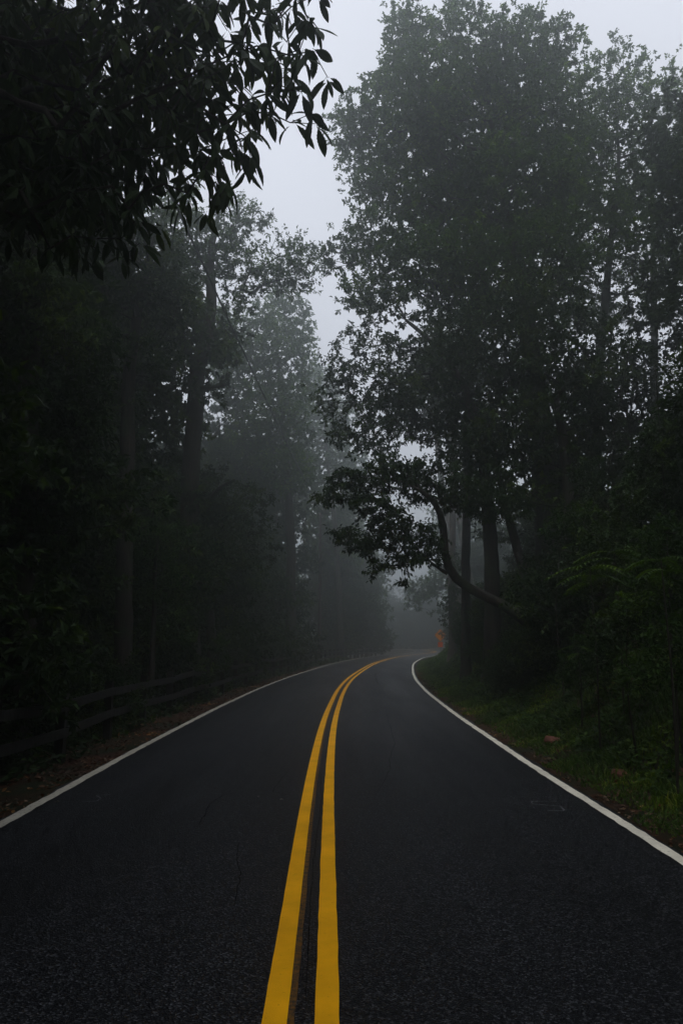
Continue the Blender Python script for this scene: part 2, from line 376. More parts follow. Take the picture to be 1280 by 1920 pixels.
def leaf_quads(P, D, N, L, W, fold=0.25, rg=None):
    """rhombic leaves folded on the midrib: two triangles each"""
    S = unit(np.cross(D, N)); N2 = unit(np.cross(S, D))
    L = L[:, None]; W = W[:, None]
    b = P; t = P + D * L - N2 * L * 0.10; m = P + D * L * 0.45
    l = m + S * W * 0.5 + N2 * W * fold; r = m - S * W * 0.5 + N2 * W * fold
    n = len(P); V = np.stack([b, r, t, l], 1).reshape(-1, 3)
    i = np.arange(n) * 4
    F = np.concatenate([np.stack([i, i + 1, i + 2], 1), np.stack([i, i + 2, i + 3], 1)])
    return V, F

def clump_leaves(C, G, rg, per, cr, ll, lw, droop, twigs=7, flat=0.65):
    """leaves fanning from twig tips spread through each clump; C centres, G growth directions"""
    n = len(C)
    tw = unit(rg.normal(size=(n, twigs, 3)) + G[:, None, :] * 0.55)
    off = tw * (rg.random((n, twigs, 1)) ** 0.6) * cr[:, None, None]; off[..., 2] *= flat
    tip = C[:, None, :] + off
    k = max(1, per // twigs)
    d = unit(tw[:, :, None, :] * 0.7 + rg.normal(size=(n, twigs, k, 3)) * 0.75 + np.array([0, 0, -droop]))
    p = tip[:, :, None, :] - tw[:, :, None, :] * rg.random((n, twigs, k, 1)) * 0.22 + rg.normal(size=(n, twigs, k, 3)) * 0.03
    d = d.reshape(-1, 3); p = p.reshape(-1, 3)
    N = unit(rg.normal(size=d.shape) * 0.55 + np.array([0, 0, 1.0]))
    s = 0.7 + 0.6 * rg.random(len(d))
    return leaf_quads(p, d, N, ll * s, lw * s)

def tubes(A, B, ra, rb, sides):
    d = unit(B - A); up = np.where(np.abs(d[:, 2:3]) > 0.9, np.array([[1.0, 0, 0]]), np.array([[0, 0, 1.0]]))
    s = unit(np.cross(d, up)); t = np.cross(d, s); n = len(A)
    a = np.arange(sides) * 2 * math.pi / sides
    ring = s[:, None, :] * np.cos(a)[None, :, None] + t[:, None, :] * np.sin(a)[None, :, None]
    ov = (ra * 0.35)[:, None, None] * d[:, None, :]
    V = np.concatenate([A[:, None, :] - ov + ring * ra[:, None, None], B[:, None, :] + ring * rb[:, None, None]], 1).reshape(-1, 3)
    i = np.arange(n)[:, None] * 2 * sides; k = np.arange(sides)[None, :]; k2 = (k + 1) % sides
    F = np.stack([i + k, i + sides + k, i + sides + k2, i + k2], -1).reshape(-1, 4)
    return V, F

def join(parts):
    Vs, Fs, o = [], [], 0
    for V, F in parts:
        if len(V) == 0: continue
        Vs.append(V); Fs.append(F + o); o += len(V)
    return np.concatenate(Vs), np.concatenate(Fs)

def trunk_mesh(path, radii, rg, sides=14, flare=0.7):
    """one continuous lumpy stem with a flared foot"""
    P = np.array(path, float); s = np.concatenate([[0], np.cumsum(np.linalg.norm(np.diff(P, axis=0), axis=1))])
    n = max(8, int(s[-1] / 0.35)); t = np.linspace(0, s[-1], n)
    Q = np.stack([np.interp(t, s, P[:, k]) for k in range(3)], 1); r = np.interp(t, s, radii)
    for _ in range(3): Q[1:-1] = (Q[:-2] + 2 * Q[1:-1] + Q[2:]) / 4
    T = unit(np.gradient(Q, axis=0)); ref = np.array([0.93, 0.36, 0.0]); S = unit(ref - T * (T @ ref)[:, None]); U = np.cross(T, S)
    a = np.arange(sides) * 2 * math.pi / sides
    flare = 1 + flare * np.exp(-t / 0.45)[:, None] * (0.6 + 0.4 * np.cos(5 * a + 1)[None])
    lump = 1 + 0.07 * np.sin(3 * a[None] + t[:, None] * 1.3) + 0.05 * rg.normal(size=(n, sides))
    rr = r[:, None] * flare * lump
    V = Q[:, None] + S[:, None] * (np.cos(a)[None, :, None] * rr[..., None]) + U[:, None] * (np.sin(a)[None, :, None] * rr[..., None])
    V = np.concatenate([V.reshape(-1, 3), Q[-1:]])
    i = np.arange(n - 1)[:, None] * sides; k = np.arange(sides)[None]; k2 = (k + 1) % sides
    F4 = np.stack([i + k, i + k2, i + sides + k2, i + sides + k], -1).reshape(-1, 4)
    kk = np.arange(sides); F3 = np.stack([(n - 1) * sides + kk, (n - 1) * sides + (kk + 1) % sides, np.full(sides, n * sides)], 1)
    return V, [F4, F3], Q, r

def sample_lobes(lobes, spacing, rg, shell=0.35):
    C = np.zeros((0, 3))
    for lb in lobes:
        c = np.array(lb[:3], float); r = np.array(lb[3:6], float)
        nt_ = int(60 + 22 * r.prod() / spacing ** 3)
        u = unit(rg.normal(size=(nt_, 3))); q = rg.random(nt_)
        rad = np.where(rg.random(nt_) < 0.75, 1 - shell * q ** 1.5, 0.35 + 0.5 * q)[:, None]
        lump = (1 + 0.13 * np.sin(u @ np.array([3.1, 2.3, 4.2]) * 2 + c[0]) + 0.08 * np.sin(u @ np.array([-5.0, 6.1, 3.3]) + c[2]))[:, None]
        P = c + u * rad * r * lump
        for p in P:
            if len(C) == 0 or ((C - p) ** 2).sum(1).min() > spacing ** 2: C = np.vstack([C, p])
    return C

def grow(Q, r, C, rg, tip=0.009, arch=0.12, power=2.35, step=0.55, lift=0.9):
    """limbs from the stem nodes Q to every clump centre, thick where many pass"""
    cap = len(Q) + 40 * len(C) + 10
    N = np.zeros((cap, 3)); par = np.full(cap, -1); n = len(Q); N[:n] = Q; par[1:n] = np.arange(n - 1)
    w = np.zeros(cap); G = np.zeros_like(C); usable = np.zeros(cap, bool)
    lo = int(n * 0.22); usable[lo:n] = True; depth = np.zeros(cap)
    order = np.argsort([(((Q[lo:] - c) ** 2).sum(1)).min() for c in C]); ends = []
    for ci in order:
        c = C[ci]; v = c - N[:n]; dist = np.sqrt((v ** 2).sum(1)) + 1e-6
        cost = dist * (1 + lift * np.clip(-v[:, 2] / dist, 0, 1)) + 0.12 * depth[:n]
        cost[~usable[:n]] = 1e9
        j = int(cost.argmin()); a = N[j].copy(); L = dist[j]; k = max(1, int(L / step))
        side = rg.normal(size=3) * 0.10 * L
        prev = j
        for q in range(1, k + 1):
            t = q / k; p = a + (c - a) * t + np.array([0, 0, arch * L]) * math.sin(math.pi * t) + side * math.sin(math.pi * t)
            if q < k: p = p + rg.normal(size=3) * 0.05
            N[n] = p; par[n] = prev; depth[n] = depth[prev] + L / k; usable[n] = True; prev = n; n += 1
        ends.append(prev); G[ci] = unit(c - a)
    w[ends] += tip ** power
    for i in range(n - 1, len(Q) - 1, -1):
        w[i] = max(w[i], tip ** power); 
        if par[i] >= 0: w[par[i]] += w[i]
    rad = w[:n] ** (1 / power)
    i = np.arange(len(Q), n); A = N[par[i]]; B = N[i]
    rb = rad[i]; pr = par[i]
    ra = np.where(pr >= len(Q), rad[pr], np.minimum(rb * 1.25, r[np.minimum(pr, len(Q) - 1)] * 0.8)); ra = np.minimum(ra, rb * 1.35)
    parts = []
    for lo_, hi_, sd_ in ((0, 0.02, 3), (0.02, 0.06, 5), (0.06, 9, 9)):
        m = (rb >= lo_) & (rb < hi_)
        if m.any(): parts.append(tubes(A[m], B[m], ra[m], rb[m], sd_))
    return join(parts), G

STATS = {'tris': 0}
def make_tree(name, label, cat, base, path, lobes, spacing=0.95, per=84, cr=0.75, ll=0.15, lw=0.075, droop=0.25, seed=1,
              leaf=None, bark=None, group=None, shell=0.35, twigs=7, arch=0.12, flat=0.65, step=0.55, lift=0.9, sides=14, tip=0.009, thick=0.62, extra=(), gaps=-0.62, gapf=0.55, core=0.0):
    """path: [(x,y,z,r)...] world; lobes: [(x,y,z,rx,ry,rz)...] world; parts are children at the base"""
    rg = np.random.default_rng(seed); b = np.array(base, float)
    P = np.array([q[:3] for q in path], float) - b; rr = [q[3] for q in path]
    V, Fs, Q, r = trunk_mesh(P, rr, rg, sides)
    nmain = len(Q)
    for ex in extra:                       # a second stem or heavy limb, rooted in the first
        e = np.array([q[:3] for q in ex], float) - b
        Ve, Fe, Qe, re_ = trunk_mesh(e, [q[3] for q in ex], rg, 9, flare=0.0)
        Fs = [Fs[0], Fs[1], Fe[0] + len(V), Fe[1] + len(V)]; V = np.concatenate([V, Ve])
        Q = np.concatenate([Q, Qe]); r = np.concatenate([r, re_])
    root = empty(name, b, label, cat, group)
    tr = obj('trunk', mesh('trunk', V, Fs, True), bark or M_bark, root)
    L = [tuple(np.array(l[:3]) - b) + tuple(l[3:6]) for l in lobes]
    C = sample_lobes(L, spacing * thick, rg, shell)
    if len(C) > 20:                        # the crown is made of separate sprays with open air between them
        q = (C + b) / gapf * 0.62
        f = np.sin(q[:, 0] * 1.1 + q[:, 1] * .7) * np.sin(q[:, 2] * 1.3 - q[:, 0] * .4 + 1) + .6 * np.sin(q[:, 0] * 2.3 + 2 * q[:, 2] + q[:, 1]) * np.sin(q[:, 1] * 2.1 - q[:, 2])
        C = C[f + .25 * rg.normal(size=len(C)) > gaps]
    (V2, F2), G = grow(Q, r, C, rg, arch=arch, step=step, lift=lift, tip=tip)
    obj('limbs', mesh('limbs', V2, F2, True), bark or M_bark, root)
    V3, F3 = clump_leaves(C, G, rg, per, cr * (0.7 + 0.6 * rg.random(len(C))), ll, lw, droop, twigs, flat)
    if core:                               # inner foliage round the limbs
        C2 = sample_lobes([l[:3] + tuple(q * .72 for q in l[3:6]) for l in L], spacing * core, rg, .9)
        V4, F4 = clump_leaves(C2, unit(rg.normal(size=C2.shape)), rg, 42, np.full(len(C2), cr * 1.25), ll * 1.35, lw * 1.5, droop, 6, .8)
        F3 = np.concatenate([F3, F4 + len(V3)]); V3 = np.concatenate([V3, V4])
    obj('crown', mesh('crown', V3, F3), leaf or M_oak, root)
    STATS['tris'] += len(F3) + 2 * len(F2)
    print(f'{name:16s} clumps {len(C)} leaf tris {len(F3)}')
    return root

def copy_tree(o, loc, rz, s, label=None, group=None, parent=None):
    c = o.copy(); col.objects.link(c); c.parent = parent
    if parent is None:
        c.location = loc; c.rotation_euler = (0, 0, rz); c.scale = (s, s, s)
        if label: c['label'] = label
        if group: c['group'] = group
    for ch in list(o.children): copy_tree(ch, None, 0, 1, parent=c)
    return c

def lob(y, items, k=1.0):
    """crown lobes given as line of sight, half width, half height (hundredths of a radian-ish), extra distance"""
    out = []
    for it in items:
        u, v, ru, rv = it[:4]; dy = it[4] if len(it) > 4 else 0
        p = px(u, v, y + dy); sl = math.hypot(y + dy, p[2] - EYE) / FPX
        out.append((p[0], p[1], p[2], ru * sl, max(ru, rv) * sl * k, rv * sl))
    return out
def limb(items): return [tuple(px(u, v, y)) + (r,) for (u, v, y, r) in items]
def pth(items):
    """stem path given as line of sight, distance and radius; first point dropped to the ground"""
    out = []
    for (u, v, y, r) in items:
        p = px(u, v, y); out.append((p[0], p[1], p[2], r))
    x, y = out[0][0], out[0][1]; z = gz(x, y) - 0.15
    if out[0][2] > z + 0.2: out = [(x, y, z, out[0][3] * 1.1)] + out
    else: out[0] = (x, y, z, out[0][3])
    return out, (x, y, z + 0.15)

# ------------------------------------------------------------------ rail fence down the left side
def fence():
    off = -3.95; m = (CL[:, 1] > 1.5) & (CL[:, 1] < 84); c = CL[m] + NOR[m] * off
    s = np.concatenate([[0], np.cumsum(np.linalg.norm(np.diff(c, axis=0), axis=1))]); st = np.arange(0.9, s[-1], 2.3)
    X = np.interp(st, s, c[:, 0]); Y = np.interp(st, s, c[:, 1]); Z = ground_z(X, Y)
    rg = np.random.default_rng(11); b = np.array([X[0], Y[0], Z[0]])
    root = empty('rail_fence', b, 'dark weathered wooden post and rail fence along the left road edge', 'fence')
    pm = []
    for k in range(4):
        V, F = box_geo((0, 0, 0.36), (0.13, 0.13, 1.32), 0); V = V + rg.normal(size=V.shape) * 0.006; V[V[:, 2] > 0.5, 2] += rg.normal(size=4) * 0.015
        pm.append(mesh('post', V, F)); pm[-1].materials.append(M_wood)
    top = []
    for i in range(len(X)):
        o = obj('post', pm[i % 4], None, root, (X[i] - b[0], Y[i] - b[1], Z[i] - b[2])); o.rotation_euler = (rg.normal() * 0.025, rg.normal() * 0.025, math.atan2(Y[min(i + 1, len(X) - 1)] - Y[max(i - 1, 0)], X[min(i + 1, len(X) - 1)] - X[max(i - 1, 0)]))
    rm, F = box_geo((0.5, 0, 0), (1, 0.045, 0.13)); rmesh = mesh('rail', rm, F); rmesh.materials.append(M_wood)
    for i in range(len(X) - 1):
        p = np.array([X[i], Y[i], Z[i]]); q = np.array([X[i + 1], Y[i + 1], Z[i + 1]])
        d = q - p; L = np.linalg.norm(d); nn = np.array([d[1], -d[0], 0]) / math.hypot(d[0], d[1])
        for h in (0.45, 0.84):
            o = obj('rail', rmesh, None, root, p - b + nn * 0.092 + np.array([0, 0, h + rg.normal() * 0.012]))
            o.scale = (L * 1.0 - 0.006, 1, 1); o.rotation_mode = 'XYZ'
            o.rotation_euler = (0, -math.atan2(d[2] + rg.normal() * 0.02, math.hypot(d[0], d[1])), math.atan2(d[1], d[0]))
fence()

# ------------------------------------------------------------------ utility poles and cable
def pole(y, x, h, label):
    z = gz(x, y); root = empty('utility_pole', (x, y, z), label, 'utility pole', 'poles carrying the overhead cable')
    rg = np.random.default_rng(5)
    V, Fs, _, _ = trunk_mesh([(0, 0, -0.6), (0, 0, h * 0.5), (0, 0, h)], [0.15, 0.13, 0.10], rg, 14, flare=0.0)
    # straighten the foot: a pole has no root flare
    obj('shaft', mesh('shaft', V * np.array([1, 1, 1]), Fs, True), M_pole, root)
    V, F = box_geo((0.17, 0, h - 0.35), (0.12, 0.07, 0.10)); bevel(obj('bracket', mesh('bracket', V, F), M_steel, root), 0.01)
    rings = [(0, 0.03), (0.03, 0.05), (0.05, 0.03), (0.08, 0.05), (0.10, 0.025)]
    a = np.arange(10) * 2 * math.pi / 10
    V = np.concatenate([np.stack([0.2 + r * np.cos(a), r * np.sin(a), np.full(10, h - 0.30 + q)], 1) for q, r in rings]); i = np.arange(4)[:, None] * 10; k = np.arange(10)[None]
    F = np.stack([i + k, i + (k + 1) % 10, i + 10 + (k + 1) % 10, i + 10 + k], -1).reshape(-1, 4)
    obj('insulator', mesh('insulator', V, [F, np.array([[40 + q for q in range(10)]])], True), M_ceramic, root)
    V, F = box_geo((0, -0.145, 1.7), (0.10, 0.01, 0.14)); obj('number_plate', mesh('number_plate', V, F), M_steel, root)
    return np.array([x + 0.2, y, z + h - 0.20])
pf = px(599, 1225, 62); zt = px(612, 962, 62)
e1 = pole(62, float(pf[0]), float(zt[2]) - gz(float(pf[0]), 62), 'slender wooden utility pole fading into fog behind the left fence')
w1 = px(430, 570, 22)
dv = (w1 - e1); e0t = e1 + dv * (78 / (62 - 22))
e0 = pole(float(e0t[1]), float(e0t[0]) - 0.2, float(e0t[2]) + 0.2 - gz(float(e0t[0]) - 0.2, float(e0t[1])), 'wooden utility pole on the near left verge behind the viewpoint')
t = np.linspace(0, 1, 60)[:, None]; W = e0 + (e1 - e0) * t; W[:, 2] -= 0.55 * np.sin(np.pi * t[:, 0]) * 1.0
V, F = tubes(W[:-1] - e0, W[1:] - e0, np.full(59, 0.028), np.full(59, 0.028), 6)
cb = obj('overhead_cable', mesh('overhead_cable', V, F, True), M_cable, None, e0)
tag(cb, 'thin black cable slanting down through the left trees to the wooden pole', 'cable')

# ------------------------------------------------------------------ turn sign
def sign():
    y = 66.0; p = px(825, 1191, y); z = gz(float(p[0]), y)
    root = empty('warning_sign', (p[0], y, z), 'orange diamond turn sign with black left arrow and small plate beneath', 'road sign'); root.rotation_euler = (0, 0, R(-30))
    h = float(p[2]) - z
    V, F = box_geo((0, 0.03, (h + 0.5) / 2 - 0.2), (0.06, 0.035, h + 0.5 + 0.4)); obj('post', mesh('post', V, F), M_steel, root)
    def slab(name, poly, y0, th, mat, par=root, loc=(0, 0, 0)):
        n = len(poly); V = np.array([(a, y0, b) for a, b in poly] + [(a, y0 - th, b) for a, b in poly])
        Fs = [np.array([list(range(n))]), np.array([list(range(2 * n - 1, n - 1, -1))]), np.array([[i, i + n, (i + 1) % n + n, (i + 1) % n] for i in range(n)])]
        return obj(name, mesh(name, V, Fs), mat, par, loc)
    def rdia(s, r, k=5):
        q = s * math.sqrt(2) / 2; out = []
        for c in range(4):
            a0 = math.pi / 2 * c; cx, cz = (q - r * 1.414) * math.cos(a0), (q - r * 1.414) * math.sin(a0)
            for j in range(k + 1):
                a = a0 - math.pi / 4 + math.pi / 2 * j / k; out.append((cx + r * math.cos(a), cz + r * math.sin(a)))
        return out
    dm = slab('panel', rdia(0.78, 0.06), 0, 0.006, M_orange, root, (0, 0, h))
    outer = rdia(0.745, 0.05); inner = rdia(0.72, 0.045); n = len(outer)
    V = np.array([(a, -0.009, b) for a, b in outer] + [(a, -0.009, b) for a, b in inner]); F = np.array([[i, (i + 1) % n, (i + 1) % n + n, i + n] for i in range(n)])
    obj('border', mesh('border', V, F), M_black, dm)
    arrow = [(0.10, -0.27), (0.20, -0.27), (0.20, 0.17), (-0.06, 0.17), (-0.06, 0.25), (-0.27, 0.12), (-0.06, -0.01), (-0.06, 0.07), (0.10, 0.07)]
    slab('arrow', arrow, -0.0065, 0.003, M_black, dm)
    slab('plate', [(-0.23, -0.23), (0.23, -0.23), (0.23, 0.23), (-0.23, 0.23)], 0, 0.006, M_plate, root, (0, 0, h - 0.80))
sign()

# ------------------------------------------------------------------ red rocks on the bank
def rock(u, v, w, hgt, seed, label):
    rg = np.random.default_rng(seed); x0, y0 = gp(u, v); y = y0
    for _ in range(12):       # walk the sight line down to the sloping bank
        p = px(u, v, y); dz = p[2] - gz(float(p[0]), float(y)); y += dz * 1.2
        y = max(3.5, y)
    p = px(u, v, y); n1, n2 = 12, 8; V = []
    for i in range(n2 + 1):
        th = math.pi * i / n2
        for j in range(n1):
            ph = 2 * math.pi * j / n1; d = np.array([math.sin(th) * math.cos(ph), math.sin(th) * math.sin(ph), math.cos(th)])
            k = 1 / max(abs(d[0]) ** 1.0 + 0.4 * abs(d[1]), abs(d[2]) * 1.25, 0.75 * abs(d[1]) + 0.2) ** 0.6
            k *= 1 + 0.10 * math.sin(5 * d[0] + seed) * math.cos(4 * d[1] + 2 * seed) + 0.03 * rg.normal()
            V.append(d * k * np.array([w / 2, w * 0.38, hgt / 2]))
    V = np.array(V); F = np.array([[i * n1 + j, (i + 1) * n1 + j, (i + 1) * n1 + (j + 1) % n1, i * n1 + (j + 1) % n1] for i in range(n2) for j in range(n1)])
    o = obj('rock', mesh('rock', V, F, False), M_rock, None, (p[0], p[1], p[2])); o.rotation_euler = (0.1, rg.normal() * 0.1, rg.normal() * 0.5)
    tag(o, label, 'rock', 'red stones on the grassy bank'); print('rock', p)
def fallen(u, v, seed, label):
    rg = np.random.default_rng(seed); x, y = gp(u, v); a = rg.random() * 6.28
    D = np.array([[math.cos(a), math.sin(a), 0.05]]); V, F = leaf_quads(np.zeros((1, 3)), D, np.array([[0, 0.1, 1.0]]), np.array([.05]), np.array([.025]), fold=.3)
    tag(obj('fallen_leaf', mesh('fallen_leaf', V, F), M_pale_leaf, None, (x, y, .014)), label, 'leaf', 'leaves fallen on the road')
M_pale_leaf = plain('pale_dead_leaf', (0.30, 0.27, 0.22), 0.8)
fallen(112, 1506, 1, 'pale fallen leaf on the asphalt beside the left white line')
fallen(484, 1497, 2, 'pale fallen leaf in the left lane, the one further from the yellow lines')
fallen(524, 1502, 3, 'pale fallen leaf in the left lane, the one nearer the yellow lines')
rock(1040, 1391, 0.36, 0.16, 1, 'flat red stone lying in the ivy, furthest up the right verge')
rock(1166, 1455, 0.26, 0.15, 2, 'small dull brown stone half hidden by grass on the right verge')
rock(1276, 1455, 0.24, 0.20, 3, 'dark red stone at the right edge of the picture in leaves')

# ------------------------------------------------------------------ trees on the right
P_, B_ = pth([(1030, 1160, 25, 0.46), (1026, 1000, 25, 0.42), (1015, 800, 25, 0.36), (985, 560, 25, 0.24), (940, 330, 25, 0.11), (900, 130, 25, 0.04)])
make_tree('oak_tree', 'tallest oak right of the road with high ragged crown against the sky', 'tree', B_, P_,
  lob(25, [(748, 22, 11, 26), (776, 62, 12, 16), (742, 90, 12, 20), (858, 12, 10, 22), (902, 38, 12, 14), (925, 48, 10, 12), (1038, 66, 14, 16), (1056, 60, 8, 12), (708, 150, 10, 20), (652, 215, 10, 18), (700, 345, 14, 12), (765, 70, 26, 55), (762, 150, 45, 50), (850, 95, 50, 60), (905, 80, 45, 36), (700, 190, 22, 40), (700, 270, 60, 75), (655, 240, 14, 30), (790, 200, 70, 80, -1), (960, 130, 75, 75),
           (1035, 90, 32, 42), (880, 240, 95, 95, 1), (1000, 230, 80, 85), (740, 370, 62, 55), (700, 455, 52, 45), (640, 480, 26, 22), (690, 545, 45, 30), (850, 380, 100, 90, 1.5), (970, 370, 100, 95), (800, 500, 80, 60, -1), (900, 520, 100, 80, 0),
           (1020, 490, 80, 80, -1)]), seed=2, spacing=0.80, per=112, cr=0.70, ll=0.13, lw=0.068, thick=.57, gaps=-.60, gapf=.52, core=.78)
P_, B_ = pth([(1095, 1160, 28, 0.30), (1100, 1000, 28, 0.27), (1115, 760, 28, 0.22), (1140, 500, 28, 0.14), (1160, 300, 28, 0.07), (1150, 140, 28, 0.03)])
make_tree('oak_tree', 'broad oak at the upper right edge, its crown lower than its neighbour', 'tree', B_, P_,
  lob(28, [(1150, 96, 10, 18), (1122, 112, 10, 14), (1196, 122, 9, 18), (1178, 130, 8, 12), (1252, 140, 10, 20), (1272, 150, 8, 14), (1140, 140, 28, 34), (1120, 190, 50, 60), (1180, 165, 30, 45), (1190, 240, 60, 60), (1250, 190, 34, 60), (1275, 260, 50, 70), (1090, 290, 60, 80), (1170, 340, 80, 80, 1), (1270, 380, 80, 80), (1110, 430, 80, 80), (1210, 480, 80, 70, -1), (1290, 520, 60, 60), (1100, 560, 70, 60, 1)]),
  seed=3, core=.85, spacing=0.88, per=98, cr=0.74, ll=0.13, lw=0.07, thick=.6, gaps=-.50, gapf=.55)
P_, B_ = pth([(922, 1180, 23, 0.24), (920, 1000, 23, 0.22), (905, 850, 23, 0.19), (870, 720, 23, 0.14), (810, 640, 23, 0.08), (760, 600, 23, 0.05)])
make_tree('broadleaf_tree', 'dark broadleaf tree reaching over the road below the tall oak', 'tree', B_, P_,
  lob(23, [(740, 590, 50, 40), (690, 650, 55, 45), (650, 700, 40, 32), (625, 745, 45, 42), (790, 640, 80, 60), (700, 740, 70, 55), (640, 800, 30, 40), (790, 760, 90, 65, 1), (880, 650, 90, 80, -1), (700, 820, 60, 40), (870, 770, 80, 70, 1), (960, 620, 80, 80, -1), (960, 740, 80, 80)]),
  seed=4, core=1.0, spacing=0.75, per=91, cr=0.66, ll=0.12, lw=0.062, leaf=M_dark, gaps=-.55)
P_, B_ = pth([(1010, 1175, 19.5, 0.15), (965, 1145, 19.5, 0.14), (910, 1118, 19.5, 0.125), (866, 1100, 19.4, 0.12), (840, 1082, 19.3, 0.115), (829, 1058, 19.25, 0.105), (833, 1020, 19.2, 0.1), (834, 975, 19, 0.09), (818, 938, 18.6, 0.07), (785, 918, 18, 0.04)])
make_tree('leaning_tree', 'leaning tree with crooked elbow trunk and leaf sprays hanging over the road', 'tree', B_, P_,
  lob(18.5, [(620, 928, 28, 20), (665, 905, 40, 24), (700, 950, 45, 30), (650, 1005, 20, 18), (685, 1020, 42, 24), (740, 985, 55, 36), (715, 1062, 22, 16), (770, 1040, 40, 30), (755, 1092, 13, 12), (800, 1015, 30, 36), (740, 890, 60, 34), (810, 900, 60, 40, 0.5), (870, 930, 50, 32, 1), (930, 950, 50, 30, 1), (690, 1040, 16, 14)]),
  extra=[limb([(834, 985, 19.1, .08), (850, 950, 19.2, .07), (856, 905, 19.4, .05), (850, 860, 19.5, .03)]), limb([(838, 1075, 19.3, .05), (812, 1060, 19.2, .03), (790, 1035, 19, .015)])], gaps=-.8, seed=5, spacing=0.42, per=77, cr=0.38, ll=0.108, lw=0.05, leaf=M_dark, droop=0.55, shell=0.9, step=0.35, tip=0.006)
P_, B_ = pth([(1226, 1150, 33, 0.22), (1226, 900, 33, 0.20), (1226, 650, 33, 0.17), (1222, 420, 33, 0.10), (1220, 330, 33, 0.04)])
make_tree('pine_tree', 'straight thin pine with bare limbs showing in the gap at the right edge', 'tree', B_, P_,
  lob(33, [(1180, 600, 50, 16), (1150, 700, 40, 14), (1260, 590, 40, 16), (1270, 690, 40, 14), (1170, 800, 50, 14), (1150, 860, 40, 14), (1260, 480, 50, 30), (1180, 500, 50, 20), (1190, 750, 30, 12)], k=0.8),
  seed=6, spacing=0.75, per=60, cr=0.5, ll=0.2, lw=0.02, leaf=M_pine, shell=0.9, arch=0.02, tip=0.011)
P_, B_ = pth([(1065, 1170, 21, 0.20), (1070, 1000, 21, 0.18), (1060, 850, 21, 0.15), (1040, 740, 21, 0.08)])
make_tree('broadleaf_tree', 'thin trunked tree beside the widest trunk in the dark right woods', 'tree', B_, P_,
  lob(21, [(1010, 700, 70, 60, 1.5), (960, 680, 60, 60, 1), (1090, 640, 50, 60), (880, 820, 60, 50, 1), (1000, 560, 70, 50, 2), (1110, 760, 40, 60, 1), (1030, 640, 80, 70), (1080, 740, 55, 70), (1010, 800, 80, 70), (1070, 860, 60, 50), (940, 860, 70, 50, 1), (1060, 930, 60, 34), (990, 900, 60, 40)]), seed=7, core=1.0, spacing=0.8, per=77, cr=0.66, ll=0.14, lw=0.07, leaf=M_dark)
P_, B_ = pth([(1000, 1170, 22, 0.15), (984, 1080, 22, 0.14), (960, 1000, 22, 0.13), (945, 940, 22, 0.11), (930, 850, 22, 0.06)])
make_tree('leaning_tree', 'dark slanting trunk leaning left between two upright trunks', 'tree', B_, P_,
  lob(22, [(930, 900, 60, 40), (900, 840, 60, 40), (965, 930, 40, 25)]), seed=8, spacing=0.7, per=70, cr=0.6, leaf=M_dark)
P_, B_ = pth([(872, 1180, 27, 0.17), (873, 1050, 27, 0.16), (876, 880, 27, 0.14), (880, 700, 27, 0.10), (884, 600, 27, 0.05)])
make_tree('broadleaf_tree', 'straight slim trunk standing just behind the crooked leaning tree', 'tree', B_, P_,
  lob(27, [(880, 640, 80, 60), (900, 760, 60, 50), (850, 700, 60, 40), (900, 860, 40, 30), (940, 1010, 30, 20), (905, 1000, 24, 18)]), seed=9, spacing=0.9, per=70, leaf=M_dark)
P_, B_ = pth([(848, 1190, 38, 0.20), (846, 1080, 38, 0.19), (848, 960, 38, 0.17), (850, 840, 38, 0.15), (856, 700, 38, 0.1)])
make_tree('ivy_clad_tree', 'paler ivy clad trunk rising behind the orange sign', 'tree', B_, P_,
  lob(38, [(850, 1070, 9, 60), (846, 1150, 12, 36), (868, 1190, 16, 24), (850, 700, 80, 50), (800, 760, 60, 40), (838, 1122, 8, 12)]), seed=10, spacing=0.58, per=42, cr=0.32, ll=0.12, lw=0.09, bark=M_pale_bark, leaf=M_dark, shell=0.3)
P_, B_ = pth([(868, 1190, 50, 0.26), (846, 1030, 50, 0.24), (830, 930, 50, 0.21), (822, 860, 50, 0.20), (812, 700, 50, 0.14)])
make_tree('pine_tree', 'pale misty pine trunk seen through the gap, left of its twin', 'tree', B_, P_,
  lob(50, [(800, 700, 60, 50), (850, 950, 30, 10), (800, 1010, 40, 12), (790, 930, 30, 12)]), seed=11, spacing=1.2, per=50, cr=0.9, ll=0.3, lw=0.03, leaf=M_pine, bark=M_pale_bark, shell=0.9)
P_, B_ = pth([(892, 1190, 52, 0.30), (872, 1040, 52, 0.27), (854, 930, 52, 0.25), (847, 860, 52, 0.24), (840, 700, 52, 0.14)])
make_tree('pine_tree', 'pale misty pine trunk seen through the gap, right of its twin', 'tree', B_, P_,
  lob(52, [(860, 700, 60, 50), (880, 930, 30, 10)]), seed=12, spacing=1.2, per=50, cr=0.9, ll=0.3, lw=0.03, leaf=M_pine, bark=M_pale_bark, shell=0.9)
P_, B_ = pth([(868, 1200, 74, 0.3), (866, 1120, 74, 0.26), (862, 1050, 74, 0.22), (850, 980, 74, 0.12)])
make_tree('broadleaf_tree', 'fog grey tree beyond the sign with a low spray of leaves over the road', 'tree', B_, P_,
  lob(74, [(800, 1105, 34, 22), (778, 1130, 14, 14), (830, 1085, 30, 26), (850, 1040, 30, 40), (860, 980, 50, 50), (820, 1145, 12, 10)]), seed=13, spacing=1.0, per=56, cr=0.8, ll=0.26, lw=0.13)

